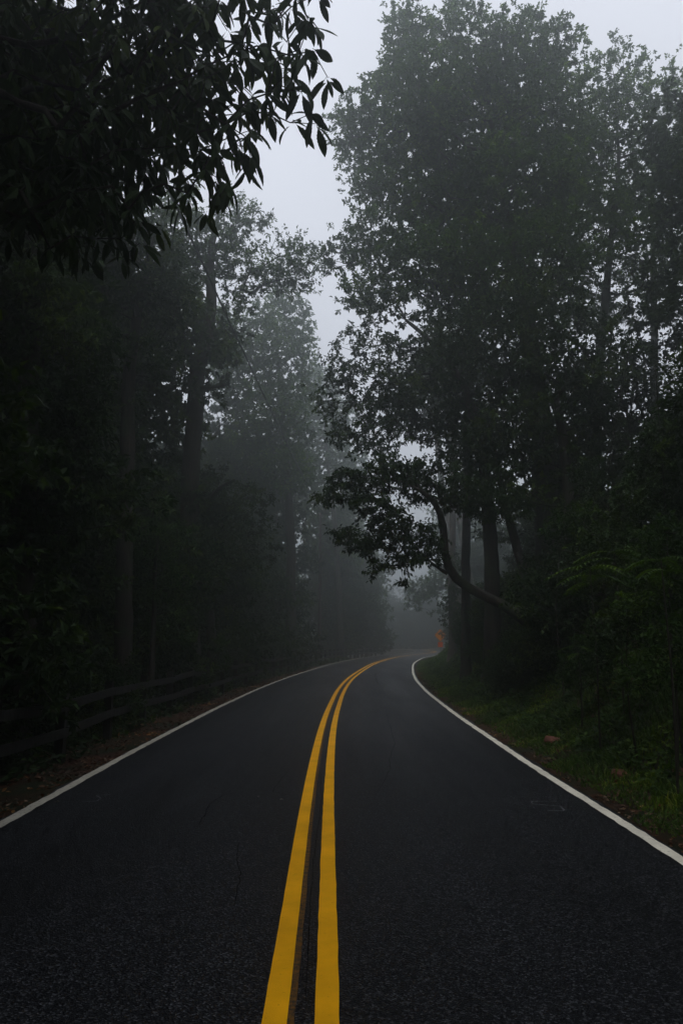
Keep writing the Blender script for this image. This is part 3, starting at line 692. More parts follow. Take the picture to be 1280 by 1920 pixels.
# ------------------------------------------------------------------ trees on the left
P_, B_ = pth([(355, 1200, 26, 0.37), (352, 1050, 26, 0.35), (358, 900, 26, 0.31), (366, 750, 26, 0.29), (366, 700, 26, 0.27), (388, 640, 26, 0.22), (398, 560, 26, 0.2), (392, 490, 26.3, 0.15), (410, 400, 26.6, 0.06)])
make_tree('oak_tree', 'forked oak in the left woods with a long limb reaching toward the sky gap', 'tree', B_, P_,
  lob(26.3, [(440, 400, 34, 34), (480, 440, 40, 40), (530, 470, 42, 34), (575, 485, 32, 30), (585, 530, 22, 16), (520, 520, 50, 26), (450, 480, 50, 46), (390, 450, 60, 60), (340, 520, 60, 60), (430, 560, 40, 30), (300, 600, 60, 60, -1), (340, 420, 50, 60), (400, 640, 50, 40, 2)]),
  extra=[limb([(366, 715, 26, .2), (352, 670, 26, .15), (348, 590, 26, .13), (343, 500, 26, .08)]), limb([(372, 700, 26, .11), (395, 690, 25.9, .09), (407, 655, 25.8, .08), (410, 600, 25.8, .04)]), limb([(392, 500, 26.3, .16), (415, 530, 26, .15), (440, 542, 25.8, .15), (475, 546, 25.5, .13), (512, 560, 25.2, .11), (548, 556, 25, .08), (575, 570, 24.8, .05), (606, 568, 24.6, .015)]), limb([(362, 780, 26, .1), (340, 765, 26, .07), (318, 735, 26, .03)]), limb([(364, 735, 26, .1), (342, 720, 26, .08), (332, 690, 26, .05)]), limb([(362, 728, 26, .08), (390, 728, 25.8, .06), (425, 722, 25.5, .02)])], seed=21, spacing=0.62, per=63, cr=0.5, ll=0.13, lw=0.06, shell=0.7, step=0.5)
P_, B_ = pth([(232, 1190, 18.5, 0.21), (234, 1050, 18.5, 0.2), (239, 850, 18.5, 0.18), (242, 700, 18.5, 0.16), (262, 560, 18.5, 0.11), (280, 480, 18.5, 0.05)])
make_tree('broadleaf_tree', 'tree with a plain dark trunk left of the forked oak', 'tree', B_, P_,
  lob(18.5, [(170, 640, 60, 60), (240, 560, 70, 60), (150, 540, 70, 60), (310, 540, 50, 60), (190, 740, 50, 50), (280, 660, 40, 50), (120, 620, 50, 60), (250, 450, 70, 60), (160, 430, 70, 60)]), seed=22, spacing=0.6, per=70, cr=0.52, ll=0.13, lw=0.065, leaf=M_dark)
P_, B_ = pth([(40, 1180, 11.5, 0.21), (42, 1000, 11.5, 0.20), (50, 800, 11.5, 0.17), (60, 600, 11.5, 0.13), (70, 450, 11.5, 0.06)])
make_tree('broadleaf_tree', 'nearest dark tree at the left edge with foliage hanging to fence height', 'tree', B_, P_,
  lob(11.5, [(60, 560, 80, 60), (150, 640, 60, 50), (30, 680, 70, 60), (120, 760, 60, 60), (50, 820, 60, 60), (120, 880, 50, 50), (160, 800, 40, 30), (40, 960, 50, 60), (90, 1040, 40, 36), (110, 1000, 30, 40), (20, 500, 70, 60), (170, 700, 40, 40), (130, 940, 40, 30)]),
  seed=23, spacing=0.38, per=42, cr=0.34, ll=0.11, lw=0.05, leaf=M_dark, droop=0.5, step=0.3, tip=0.005)
P_, B_ = pth([(398, 1200, 28.5, 0.17), (385, 1080, 28.5, 0.15), (375, 980, 28, 0.13), (400, 920, 27.5, 0.11), (440, 900, 27, 0.05)])
make_tree('understory_tree', 'low dark tree whose drooping leaves end beside the fog gap on the left', 'tree', B_, P_,
  lob(27.5, [(420, 910, 40, 28), (460, 940, 40, 34), (490, 990, 24, 22), (512, 1030, 12, 18), (440, 1000, 46, 34), (400, 970, 40, 40), (480, 1060, 22, 18), (380, 1030, 50, 40), (430, 1050, 40, 20), (497, 1075, 8, 16)]),
  seed=24, spacing=0.62, per=63, cr=0.5, ll=0.12, lw=0.06, leaf=M_dark, droop=0.5, step=0.35, tip=0.006)
P_, B_ = pth([(285, 1240, 19.5, 0.07), (290, 1150, 19.5, 0.06), (290, 1050, 19.5, 0.05), (300, 990, 19.5, 0.03)])
make_tree('sapling', 'bright leaved sapling lit from above in front of the forked oak', 'tree', B_, P_,
  lob(19.5, [(260, 990, 34, 22), (310, 1000, 40, 24), (345, 1030, 30, 20), (280, 1040, 40, 24), (240, 1060, 34, 22), (330, 1085, 36, 20), (335, 1150, 24, 26), (345, 1195, 14, 16), (300, 1110, 30, 20)]),
  seed=25, spacing=0.46, per=49, cr=0.40, ll=0.10, lw=0.04, leaf=M_shrub, droop=0.35, step=0.3, tip=0.004)
P_, B_ = pth([(546, 1220, 47, 0.34), (545, 1000, 47, 0.28), (536, 850, 47, 0.2), (524, 700, 47, 0.1), (516, 610, 47, 0.04)])
make_tree('broadleaf_tree', 'foggy tree whose rounded crown borders the narrow sky gap on the left', 'tree', B_, P_,
  lob(47, [(520, 590, 50, 40), (560, 610, 24, 40), (568, 660, 18, 30), (480, 640, 50, 50), (530, 680, 48, 40), (450, 720, 60, 50), (500, 760, 60, 50), (560, 730, 30, 40), (420, 640, 50, 60), (550, 810, 30, 40), (520, 640, 40, 40, -2), (530, 760, 40, 50, -2), (480, 820, 60, 50), (530, 880, 50, 40, -1), (460, 900, 50, 40), (570, 660, 14, 26)]),
  gaps=-.9, core=1.2, seed=26, spacing=1.0, per=84, cr=0.9, ll=0.19, lw=0.10)
P_, B_ = pth([(640, 1222, 70, 0.3), (630, 1000, 70, 0.24), (612, 850, 70, 0.14), (604, 740, 70, 0.05)])
make_tree('broadleaf_tree', 'fog washed tree right behind the utility pole', 'tree', B_, P_,
  lob(72, [(600, 730, 26, 40), (620, 760, 22, 40), (580, 790, 40, 50), (630, 840, 24, 50), (600, 880, 44, 50), (640, 930, 24, 50), (610, 990, 40, 50), (650, 1020, 26, 50), (560, 900, 40, 60), (575, 720, 22, 30), (600, 800, 40, 40), (640, 780, 22, 40), (660, 880, 22, 50), (590, 950, 40, 50)]),
  gaps=-1.2, seed=27, spacing=1.4, per=91, cr=1.2, ll=0.3, lw=0.16)
P_, B_ = pth([(690, 1222, 92, 0.36), (684, 1080, 92, 0.3), (676, 960, 92, 0.12)])
make_tree('broadleaf_tree', 'faint grey tree deepest in the fog left of the road bend', 'tree', B_, P_,
  lob(92, [(665, 960, 20, 50), (672, 1030, 26, 50), (690, 1090, 24, 50), (700, 1150, 22, 40), (660, 1110, 30, 60), (640, 1180, 34, 30), (708, 1200, 26, 18)]),
  gaps=-1.2, seed=28, spacing=1.7, per=56, cr=1.5, ll=0.4, lw=0.2)

# ------------------------------------------------------------------ near chestnut with large leaves
def chestnut():
    rg = np.random.default_rng(77)
    bx, by = -5.6, 2.6; bz = gz(bx, by); b = np.array([bx, by, bz])
    root = empty('chestnut_tree', b, 'near chestnut with large toothed leaves filling the upper left corner', 'tree')
    P = np.array([(bx, by, bz - 0.15), (bx + 0.1, by, 1.2), (bx, by + 0.1, 3.0), (bx + 0.2, by + 0.2, 5.2), (bx + 0.1, by + 0.4, 8)]) - b
    V, Fs, Q, r = trunk_mesh(P, [0.2, 0.18, 0.16, 0.13, 0.08], rg, 14)
    obj('trunk', mesh('trunk', V, Fs, True), M_bark, root)
    items = [(470, 20, 50, 30, 0), (545, 35, 40, 30, 0), (575, 20, 20, 30, 0.1), (500, 90, 60, 34, 0.2), (560, 120, 40, 24, 0), (600, 135, 18, 14, 0), (520, 160, 60, 30, -.1), (570, 185, 22, 26, 0), (500, 215, 50, 30, 0),
             (450, 250, 50, 26, .2), (520, 245, 30, 20, 0), (450, 150, 60, 50, .3), (400, 90, 50, 50, .3), (380, 30, 16, 10, .3), (360, 60, 34, 30, .2), (420, 200, 50, 50, .2), (350, 150, 60, 60, .4), (370, 260, 60, 50, 0),
             (400, 330, 40, 24, 0), (425, 385, 24, 12, 0), (440, 300, 36, 20, 0.1), (300, 60, 60, 60, .3), (290, 180, 80, 60, .5), (300, 300, 80, 60, .2), (350, 400, 50, 24, .3), (290, 400, 60, 24, .3),
             (200, 60, 80, 60, .3), (190, 170, 80, 60, .8), (200, 300, 80, 70, .3), (200, 420, 80, 44, .4), (100, 60, 80, 60, .6), (90, 180, 80, 70, .8), (90, 300, 80, 70, .5), (90, 420, 80, 60, .4), (0, 100, 80, 90, .4), (0, 280, 80, 90, .4), (0, 430, 60, 60, .3),
             (-90, 200, 60, 160, 0), (100, -60, 90, 60, .2), (300, -60, 90, 60, .2), (480, -60, 80, 50, .1)]
    items = [(q[0], q[1] - 22) + tuple(q[2:]) for q in items]; items += [(616, 118, 20, 10, 0), (590, 225, 16, 14, 0), (598, 8, 14, 12, 0), (470, 285, 26, 12, 0)]; items += [(u, v - 20, 80, 60, 1.5) for u, v in ((330, 60), (290, 190), (270, 300), (180, 120), (160, 260), (150, 350), (40, 60), (30, 210), (30, 350))]
    L = [tuple(np.array(l[:3]) - b) + tuple(l[3:]) for l in lob(4.7, items, k=1.6)]
    C = sample_lobes(L, 0.165, rg, shell=1.0)
    uu = (C[:, 0] + b[0]) / (C[:, 1] + b[1]); C = C[(uu < -0.20) | (rg.random(len(C)) < 0.80)]; C = C[((np.sin(C[:, 0] * 4.1 + C[:, 2] * 2.2) + np.sin(C[:, 2] * 5.3 - C[:, 0] * 1.7 + C[:, 1])) > -1.35)]      # airier toward the tip of the spray
    (V2, F2), G = grow(Q, r, C, rg, arch=0.05, step=0.22, tip=0.0032, power=2.2, lift=0.5)
    obj('limbs', mesh('limbs', V2, F2, True), M_bark, root)
    # toothed blade: six stations a side, folded and drooping
    def blade(wd, curl, seed):
        r2 = np.random.default_rng(seed); st = np.array([0, .10, .22, .34, .46, .58, .70, .82, .92, 1.0]); half = np.array([0, .38, .72, .92, 1.0, .97, .84, .58, .30, 0]) * wd / 2
        V = []; F = []
        for i, (s, h) in enumerate(zip(st, half)):
            z = -curl * s * s; V.append((s, 0, z)); tooth = 1.0
            V.append((s + 0.03, h, z + h * 0.30 + r2.normal() * 0.006)); V.append((s + 0.03, -h, z + h * 0.30 + r2.normal() * 0.006))
        for i in range(9):
            a, c, d = 3 * i, 3 * i + 1, 3 * i + 2; a2, c2, d2 = a + 3, c + 3, d + 3
            # the margin steps in before each tooth
            k = len(V); sm = (st[i] + st[i + 1]) / 2; hm = (half[i] * 0.62 + half[i + 1] * 0.30) if 0 < i < 8 else (half[i] + half[i + 1]) / 2
            hm = max(hm, min(half[i], half[i + 1]) * 0.86); zz = -curl * sm * sm
            V.append((sm + 0.035, hm, zz + hm * 0.3)); V.append((sm + 0.035, -hm, zz + hm * 0.3))
            F += [(a, c, k), (a, k, a2), (a2, k, c2), (a, k + 1, d), (a, a2, k + 1), (a2, d2, k + 1)]
        k = len(V); V += [(-0.11, 0.008, 0.015), (-0.11, -0.008, 0.015), (0, -0.008, 0), (0, 0.008, 0)]; F += [(k, k + 1, k + 2), (k, k + 2, k + 3)]
        return np.array(V, float), np.array(F)
    kinds = [blade(w, c, i) for i, (w, c) in enumerate([(.30, .10), (.34, .22), (.28, .30), (.36, .05), (.32, .16), (.26, .38)])]
    bm = []
    for V, F in kinds:
        me = mesh('leaf', V, F); me.materials.append(M_chest); bm.append(me)
    rows = []
    for c, g_ in zip(C, G):
        n = rg.integers(4, 7); a0 = rg.random() * 6.28; gh = math.atan2(g_[1], g_[0])
        for k in range(n):
            a = a0 + k * 2.4 + rg.normal() * 0.2; hd = unit(np.array([math.cos(a), math.sin(a), 0]) * 0.9 + np.array([math.cos(gh), math.sin(gh), 0]) * 0.35)
            d = unit(hd + np.array([0, 0, -0.30 - 1.3 * rg.random()])); L_ = (0.12 + 0.09 * rg.random())
            nrm = unit(np.cross(np.cross(d, np.array([0, 0, 1.0])), d) + rg.normal(size=3) * 0.35); s = unit(np.cross(nrm, d)); nrm = np.cross(d, s)
            rows.append((c + d * 0.11 * L_ + rg.normal(size=3) * 0.012, d, s, nrm, L_, int(rg.integers(6))))
    # the 300 that show largest: nearest the open sky on the right
    e = np.array([0, 0, EYE]) - b
    def score(q):
        w = q[0] - e; dd = np.linalg.norm(w); u = w[0] / w[1]; el = (w[2] / w[1])
        return -dd + (1.5 * (u + 0.45)) + (-3 if (u < -0.5 or el > 0.98) else 0)
    rows.sort(key=score, reverse=True)
    from mathutils import Matrix
    for (p, d, s, n, L_, k) in rows[:300]:
        o = obj('leaf', bm[k], None, root)
        M = Matrix([[d[0] * L_, s[0] * L_, n[0] * L_, p[0]], [d[1] * L_, s[1] * L_, n[1] * L_, p[1]], [d[2] * L_, s[2] * L_, n[2] * L_, p[2]], [0, 0, 0, 1]]); o.matrix_local = M
    Vs, Fs, off = [], [], 0
    for (p, d, s, n, L_, k) in rows[300:]:
        V, F = kinds[k]; W = p + (V[:, :1] * d + V[:, 1:2] * s + V[:, 2:3] * n) * L_; Vs.append(W); Fs.append(F + off); off += len(V)
    fo = obj('foliage', mesh('foliage', np.concatenate(Vs), np.concatenate(Fs)), M_chest, root); tag(fo, kind='stuff')
    print('chestnut leaves', len(rows), 'clusters', len(C)); STATS['tris'] += len(rows) * 56
chestnut()

# ------------------------------------------------------------------ the woods behind: repeats of three trees
def forest_proto(kind, seed, label, group, x, y):
    b = (x, y, gz(x, y)); rg = np.random.default_rng(seed)
    if kind == 0:
        H = 19; lobes = [(0, 0, H * .55, 3.2, 3.2, 2.6), (1.5, 1, H * .72, 3.0, 3.0, 2.8), (-1.6, -.6, H * .78, 2.8, 3, 2.8), (0.2, 0, H * .92, 2.3, 2.3, 2.2), (-2.6, 1, H * .5, 2.2, 2.2, 1.6), (2.8, -1, H * .52, 2.2, 2.2, 1.6), (0.5, 2.2, H * .38, 2.2, 2.2, 1.3)]
    elif kind == 1:
        H = 22; lobes = [(0, 0, H * .62, 2.8, 2.8, 3.2), (1.2, -1, H * .8, 2.4, 2.4, 2.6), (-1.4, 1, H * .74, 2.4, 2.4, 2.6), (0, 0, H * .93, 1.9, 1.9, 2.0), (2.4, 1.4, H * .45, 2, 2, 1.3), (-2.4, -1.2, H * .4, 2, 2, 1.3)]
    else:
        H = 9; lobes = [(0, 0, H * .3, 2.2, 2.2, 1.8), (1.2, .5, H * .5, 2.0, 2.0, 1.7), (-1.2, -.7, H * .55, 2.0, 2.0, 1.7), (0, 0, H * .8, 1.6, 1.6, 1.4), (1.6, -1.4, H * .22, 1.5, 1.5, 1.2), (-1.8, 1.0, H * .2, 1.5, 1.5, 1.2)]
    if kind == 3: H = 3.0; lobes = [(0, 0, .9, 1.3, 1.3, .9), (1.0, .5, .8, 1.0, 1.0, .8), (-1.0, -.4, .8, 1.0, 1.0, .8), (.3, .2, 1.9, .9, .9, .8), (-.5, .3, 1.6, .9, .9, .7), (.2, -.9, .6, .9, .9, .6)]
    r0 = (0.27, 0.3, 0.09, .05)[kind]
    path = [(x, y, b[2] - 0.2, r0), (x + rg.normal() * .3, y, b[2] + H * .3, r0 * .85), (x + rg.normal() * .5, y + rg.normal() * .4, b[2] + H * .65, r0 * .55), (x + rg.normal() * .4, y, b[2] + H * .95, r0 * .15)]
    lobes = [(x + l[0], y + l[1], b[2] + l[2], l[3], l[4], l[5]) for l in lobes]
    return make_tree(('broadleaf_tree', 'broadleaf_tree', 'understory_tree', 'bush')[kind], label, ('tree', 'tree', 'tree', 'bush')[kind], b, path, lobes, seed=seed, spacing=(1.0, 1.0, .7, .5)[kind], per=(70, 70, 56, 49)[kind], cr=(.85, .85, .6, .42)[kind],
                     ll=(.22, .22, .17, .11)[kind], lw=(.12, .12, .09, .06)[kind], leaf=M_dark, group=group)
KIND = ['wide dark tree', 'tall narrow tree', 'low understory tree', 'dense dark bush']
def where(side, k, x, y):
    d = abs(float(lateral([x], [y])[0]))
    row = 'by the fence' if side == 'L' and d < 8 else 'far back from the fence' if side == 'L' and d > 13 else 'back from the fence' if side == 'L' else 'below the bank' if d < 8 else 'deep in the right woods' if d > 15 else 'on the right bank'
    if y > 105: return f'{KIND[k]} in fog ahead, ' + ('right of the bend' if x > 24 else 'between sign and bend' if x > 18.5 else 'beyond the yellow lines')
    if y < 2: z = 'unseen behind the viewpoint, added for shade'
    elif side == 'L': z = 'at the left picture edge' if y < 11 else 'before the plain trunk' if y < 16.5 else 'before the forked oak' if y < 25.5 else 'just past the forked oak' if y < 36 else 'short of the utility pole' if y < 60 else 'in fog past the utility pole'
    else: z = 'near the picture edge' if y < 12 else 'behind the feathery saplings' if y < 19 else 'near the widest trunk' if y < 30 else 'before the ivy clad trunk' if y < 37 else 'past the ivy clad trunk' if y < 58 else 'in fog beyond the orange sign'
    return f'{KIND[k]} {row}, {z}'
GRP = {'L': 'trees of the dark woods left of the road', 'R': 'trees of the dark woods right of the road'}
spots = [('L', 0, -9.5, 14, 1.0), ('L', 1, -12, 21, 1), ('L', 0, -8.5, 27, .95), ('L', 2, -7.0, 12, 1.0), ('L', 2, -8.2, 17, 1.1), ('L', 2, -6.6, 22.5, .9), ('L', 2, -9.5, 24, 1.1), ('L', 2, -6.6, 31, 1),
         ('L', 1, -16, 15, 1), ('L', 0, -18, 26, 1), ('L', 1, -13, 33, 1), ('L', 2, -5.8, 40, 1), ('L', 1, -5.5, 56, .85), ('L', 0, -12.5, 58, 1.0), ('L', 0, -10.5, 44, .75), ('L', 1, -7.8, 47, .8), ('L', 0, -17, 42, 1.05), ('L', 1, -8.5, 68, .85),
         ('L', 2, -6.0, 7.5, .9), ('L', 0, -11, 6.5, 1), ('L', 2, -9.5, 9.5, 1.1), ('L', 1, -15, 4, 1), ('L', 2, -5.5, 50, 1.1), ('L', 2, -7.5, 60, 1.1), ('L', 0, -1.0, 82, .85), ('L', 2, -0.5, 74, 1.2), ('L', 1, -9, 84, .9), ('L', 2, 2.2, 84, 1.1), ('L', 0, 2.0, 96, .85),
         ('L', 2, -12, 30, 1.2), ('L', 2, -14, 20, 1.2), ('L', 0, -24, 20, 1.1), ('L', 1, -25, 34, 1.1), ('L', 0, -20, 60, 1.1),
         ('R', 0, 14, 22, .9), ('R', 1, 19.5, 30, 1), ('R', 2, 9.5, 25, 1), ('R', 2, 13.5, 18, 1), ('R', 2, 9.2, 18, .6), ('R', 2, 12.5, 13, .75), ('R', 0, 13, 10, .85), ('R', 1, 26, 40, 1), ('R', 2, 10, 33, .8), ('R', 2, 12, 40, .9),
         ('R', 1, 22, 20, 1), ('R', 2, 17.5, 24, 1.1), ('R', 0, 31, 52, .95), ('R', 2, 12.5, 60, 0.9), ('R', 2, 13.5, 71, .9), ('R', 0, 28, 32, 1)]
spots += [('L', 1, -7.5, -3, .95), ('L', 0, -9, -9, 1), ('L', 2, -6.2, -1.5, 1), ('L', 2, -6.5, -7, 1.1), ('L', 1, -8, -16, 1), ('L', 0, -14, -4, 1), ('L', 0, -7.5, -24, 1), ('L', 1, -13, -14, 1), ('L', 2, -6, -13, 1.1),  # unseen trees behind and beside the viewpoint, added to cut the sky light
          ('R', 0, 9.5, 3.5, .8), ('R', 1, 10.5, -4, .9), ('R', 0, 8.5, -12, .9), ('R', 2, 7.5, -1, .8), ('R', 1, 9, -20, 1), ('R', 0, 16, -2, 1), ('R', 2, 7, -8, 1), ('R', 0, 16, -14, 1), ('R', 1, 17, 6, 1), ('L', 0, -6.4, -0.8, 1.1), ('L', 0, -6.2, -6, 1.1), ('L', 0, -6.4, -18, 1.1)]
spots += [('R', 3, d_ + 0.0, y_, k_) for d_, y_, k_ in [(5.6, 16.5, .75), (5.9, 19, .85), (6.2, 22, .9), (5.9, 25, .85), (6.3, 28.5, .9), (6.6, 32, .9), (7.2, 36, .9), (7.9, 41, .9), (9.3, 46, .9), (7.6, 20.5, 1), (7.8, 26, 1.1), (6.7, 14, .8), (10.6, 53, 1), (13.4, 72, 1), (4.7, 20.6, .45), (4.9, 17.4, .6), (4.45, 18.5, .5), (4.3, 19.0, .42), (4.9, 24, .5), (5.3, 27.2, .5), (5.7, 31, .55), (6.3, 35, .6), (7.0, 39.5, .6), (9.6, 63, .7)]]
spots += [('L', 0, 6, 158, .8), ('R', 0, 25, 118, 1), ('L', 2, 17, 143, 1.2), ('L', 2, 10, 150, 1.2), ('L', 2, 21, 134, 1.2), ('L', 2, 5, 158, 1.3), ('L', 0, 30, 134, .9), ('L', 2, 14, 140, 1.4), ('L', 2, 24, 126, 1.2), ('L', 3, 10, 142, 1.6), ('L', 3, 15, 139, 1.7), ('L', 3, 20, 136, 1.7), ('L', 3, 24.5, 129, 1.6), ('L', 3, 6, 148, 1.6)]
spots += [('L', 3, d_, y_, k_) for d_, y_, k_ in [(-5.6, 10.2, .7), (-5.4, 14.5, .8), (-5.7, 18, .75), (-5.5, 22, .8), (-5.4, 26, .85), (-5.5, 30, .8), (-5.3, 34.5, .9), (-5.2, 39, .9), (-4.8, 44, .9), (-4.6, 50, .9), (-3.6, 57, 1)]]
protos = {}
rg = np.random.default_rng(5)
ORD = {2: ['nearer one', 'farther one'], 3: ['nearest one', 'middle one', 'farthest one']}
NTH = ['nearest', 'second nearest', 'third nearest', 'fourth nearest', 'fifth nearest', 'sixth nearest', 'seventh nearest', 'eighth nearest', 'ninth nearest', 'tenth nearest', 'eleventh nearest', 'twelfth nearest']
same = {}
for i, (side, k, x, y, s) in enumerate(spots): same.setdefault(where(side, k, x, y), []).append((math.hypot(x, y), i))
LABEL = {}
for t_, lst in same.items():
    lst.sort()
    for n_, (_, i) in enumerate(lst): LABEL[i] = t_ if len(lst) == 1 else t_ + ', ' + (ORD[len(lst)][n_] if len(lst) in ORD else NTH[n_])
for i, (side, k, x, y, s) in enumerate(spots):
    if k not in protos:
        protos[k] = forest_proto(k, 40 + k, LABEL[i], GRP[side] if k < 3 else GRP[side].replace('trees', 'bushes'), x, y)
    else:
        copy_tree(protos[k], (x, y, gz(x, y)), rg.random() * 6.28, s, LABEL[i], GRP[side] if k < 3 else GRP[side].replace('trees', 'bushes'))

# ------------------------------------------------------------------ far-off wood, one mass
def distant_wood():
    rg = np.random.default_rng(91); C = []
    for _ in range(60000):
        x = rg.uniform(-120, 130); y = rg.uniform(-40, 185)
        C.append((x, y))
    C = np.array(C); d = np.abs(lateral(C[:, 0], C[:, 1])); rr = np.hypot(C[:, 0], C[:, 1] - 30)
    m = (d > 16) & (rr > 34) & ((rr < 118) | ((C[:, 1] > 120) & (np.abs(C[:, 0] - 10) < 60))); C = C[m][:8500]
    top = 13 + 4 * hsh(C[:, 0], C[:, 1], 0.25) + 3 * hsh(C[:, 0], C[:, 1], 0.6)
    az = C[:, 0] / np.maximum(C[:, 1], 1); lowl = (C[:, 1] > 28) & (az > -.27) & (az < -.09); top = np.where(lowl, top * .45, top)
    low = (C[:, 1] > 20) & (C[:, 0] > 0) & (((az > .11) & (az < .27)) | ((az > .34) & (az < .45))) & (C[:, 1] < 118); top = np.where(low, top * .3, top)   # thinner wood where daylight comes through
    z = ground_z(C[:, 0], C[:, 1]) + top * rg.random(len(C)) ** 0.8
    P = np.stack([C[:, 0], C[:, 1], z], 1)
    V, F = clump_leaves(P, unit(rg.normal(size=P.shape)), rg, 21, np.full(len(P), 1.5), 0.75, 0.45, 0.2, 7, .8)
    k = rg.choice(len(C), 260, replace=False); A = np.stack([C[k, 0], C[k, 1], ground_z(C[k, 0], C[k, 1]) - .3], 1); B = A + np.stack([rg.normal(size=260) * .5, rg.normal(size=260) * .5, top[k]], 1)
    V2, F2 = tubes(A, B, np.full(260, .28), np.full(260, .1), 6)
    me = mesh('distant_wood', np.concatenate([V, V2]), [F, F2 + len(V)]); o = obj('distant_wood', me, M_dark); me.materials.append(M_bark)
    mi = np.zeros(len(me.polygons), np.int32); mi[len(F):] = 1; me.polygons.foreach_set('material_index', mi)
    tag(o, 'far off woodland closing both sides of the road, lost in fog', 'woodland', kind='stuff'); STATS['tris'] += len(F)
distant_wood()

# ------------------------------------------------------------------ shrubs on the right bank
def shrub(u, v, y, items, seed, label, leaf=M_shrub, ll=0.07, lw=0.035, sp=0.26, per=35, cr=0.24, name='shrub', droop=.2):
    p = px(u, v, y); x = float(p[0]); z = gz(x, y)
    rg = np.random.default_rng(seed); L = lob(y, items); top = max(l[2] + l[5] * .4 for l in L)
    path = [(x, y, z - .1, .015), (x + rg.normal() * .12, y, (z + top) / 2, .010), (float(L[0][0]), float(L[0][1]), top, .007)]
    if top < z + .3: path = [(x, y, z - .1, .02), (x, y, z + .15, .012), (x + .05, y, z + .3, .006)]
    make_tree(name, label, 'shrub', (x, y, z), path, L, seed=seed, spacing=sp, per=per, cr=cr, ll=ll, lw=lw, leaf=leaf, step=.2, tip=.003, sides=7, shell=.8, droop=droop, gaps=-9, group='shrubs on the right bank')
shrub(1260, 1120, 9, [(1250, 1010, 50, 30), (1270, 1070, 40, 40), (1220, 1080, 40, 36), (1265, 1130, 40, 36), (1200, 1130, 40, 26)], 61, 'bushy shrub at the right edge of the picture, highest on the bank')
shrub(1180, 1180, 10, [(1180, 1150, 40, 30), (1150, 1190, 40, 30), (1220, 1180, 36, 36), (1130, 1230, 30, 24)], 62, 'rounded shrub on the bank below the feathery sapling', leaf=M_dark)
shrub(1250, 1240, 8.5, [(1255, 1190, 40, 30), (1230, 1240, 50, 30), (1275, 1250, 30, 40), (1190, 1260, 40, 26)], 63, 'leafy shrub above the dark red stone at the picture edge')
shrub(1090, 1260, 13, [(1080, 1240, 30, 20), (1100, 1210, 26, 18), (1060, 1270, 30, 16), (1130, 1270, 30, 18)], 64, 'small shrub above the flat red stone')
shrub(1050, 1140, 15, [(1060, 985, 34, 22), (1090, 960, 26, 14), (1030, 1000, 20, 14), (1080, 1010, 30, 14)], 65, 'young tree top catching green light beside the widest trunk', ll=.10, lw=.05, sp=.3, name='sapling')
shrub(1240, 960, 12, [(1240, 860, 50, 60), (1270, 780, 40, 60), (1220, 930, 50, 50), (1180, 960, 40, 40), (1275, 950, 40, 50), (1130, 1010, 40, 26), (1240, 1010, 50, 30), (1275, 700, 30, 40)], 66, 'tall dark bush filling the right edge above the bank', leaf=M_dark, ll=.09, lw=.045, sp=.34, cr=.3, per=42)
shrub(1135, 800, 17, [(1180, 650, 30, 14), (1110, 880, 30, 30), (1150, 1000, 40, 24)], 67, 'loose dark bush below the sky gap on the right', leaf=M_dark, ll=.09, lw=.045, sp=.4)

def sumac(u, v, y, seed, label, n=6, size=.55):
    p = px(u, v, y); x = float(p[0]); z = gz(x, y); rg = np.random.default_rng(seed)
    root = empty('sumac_sapling', (x, y, z), label, 'sapling', 'feather leaved saplings on the right bank'); h = float(p[2]) - z
    A = np.array([[0, 0, -.1], [.03, 0, h * .5]]); B = np.array([[.03, 0, h * .5], [0, 0, h]])
    V, F = tubes(A, B, np.array([.016, .012]), np.array([.012, .007]), 6); obj('stem', mesh('stem', V, F, True), M_bark, root)
    for k in range(n):
        a = k * 2.4 + rg.random(); d = unit(np.array([math.cos(a), math.sin(a) * .8, .25])); Ls = size * (.8 + .4 * rg.random()); m = 9
        t = np.linspace(.15, 1, m); C = d[None] * (t * Ls)[:, None] + np.array([0, 0, -1])[None] * (t ** 2 * Ls * .45)[:, None] + np.array([0, 0, h - .12 * (k // 3)])
        T = unit(np.gradient(C, axis=0)); S = unit(np.cross(T, np.array([0, 0, 1.0]))); Pp = np.concatenate([C, C, C[-1:]]); D = np.concatenate([unit(S + T * .5 - [0, 0, .15]), unit(-S + T * .5 - [0, 0, .15]), T[-1:]])
        N = np.tile(np.array([[0, 0, 1.0]]), (len(Pp), 1)) + rg.normal(size=(len(Pp), 3)) * .12
        V, F = leaf_quads(Pp, D, N, np.full(len(Pp), .12 * size / .5), np.full(len(Pp), .036 * size / .5))
        V2, F2 = tubes(C[:-1], C[1:], np.full(m - 1, .003), np.full(m - 1, .003), 3)
        V0, F0 = tubes(np.array([[0, 0, h - .12 * (k // 3)]]), C[:1], np.array([.004]), np.array([.003]), 3)
        VV = np.concatenate([V, V2, V0]); FF = [F, np.concatenate([F2 + len(V), F0 + len(V) + len(V2)])]
        obj('leaf', mesh('leaf', VV, FF), M_fresh, root)
sumac(1105, 1065, 11, 71, 'feathery pinnate leaves fanning left of the bushy shrub', 7, .55)
sumac(1150, 1035, 11.6, 72, 'feathery sapling standing taller, right behind its twin', 7, .6)
sumac(1082, 1213, 12.5, 73, 'small yellow green sapling low in the dark of the bank', 5, .3)
sumac(1238, 1050, 8.0, 74, 'feathery sapling against the bushy shrub near the right edge', 6, .4)

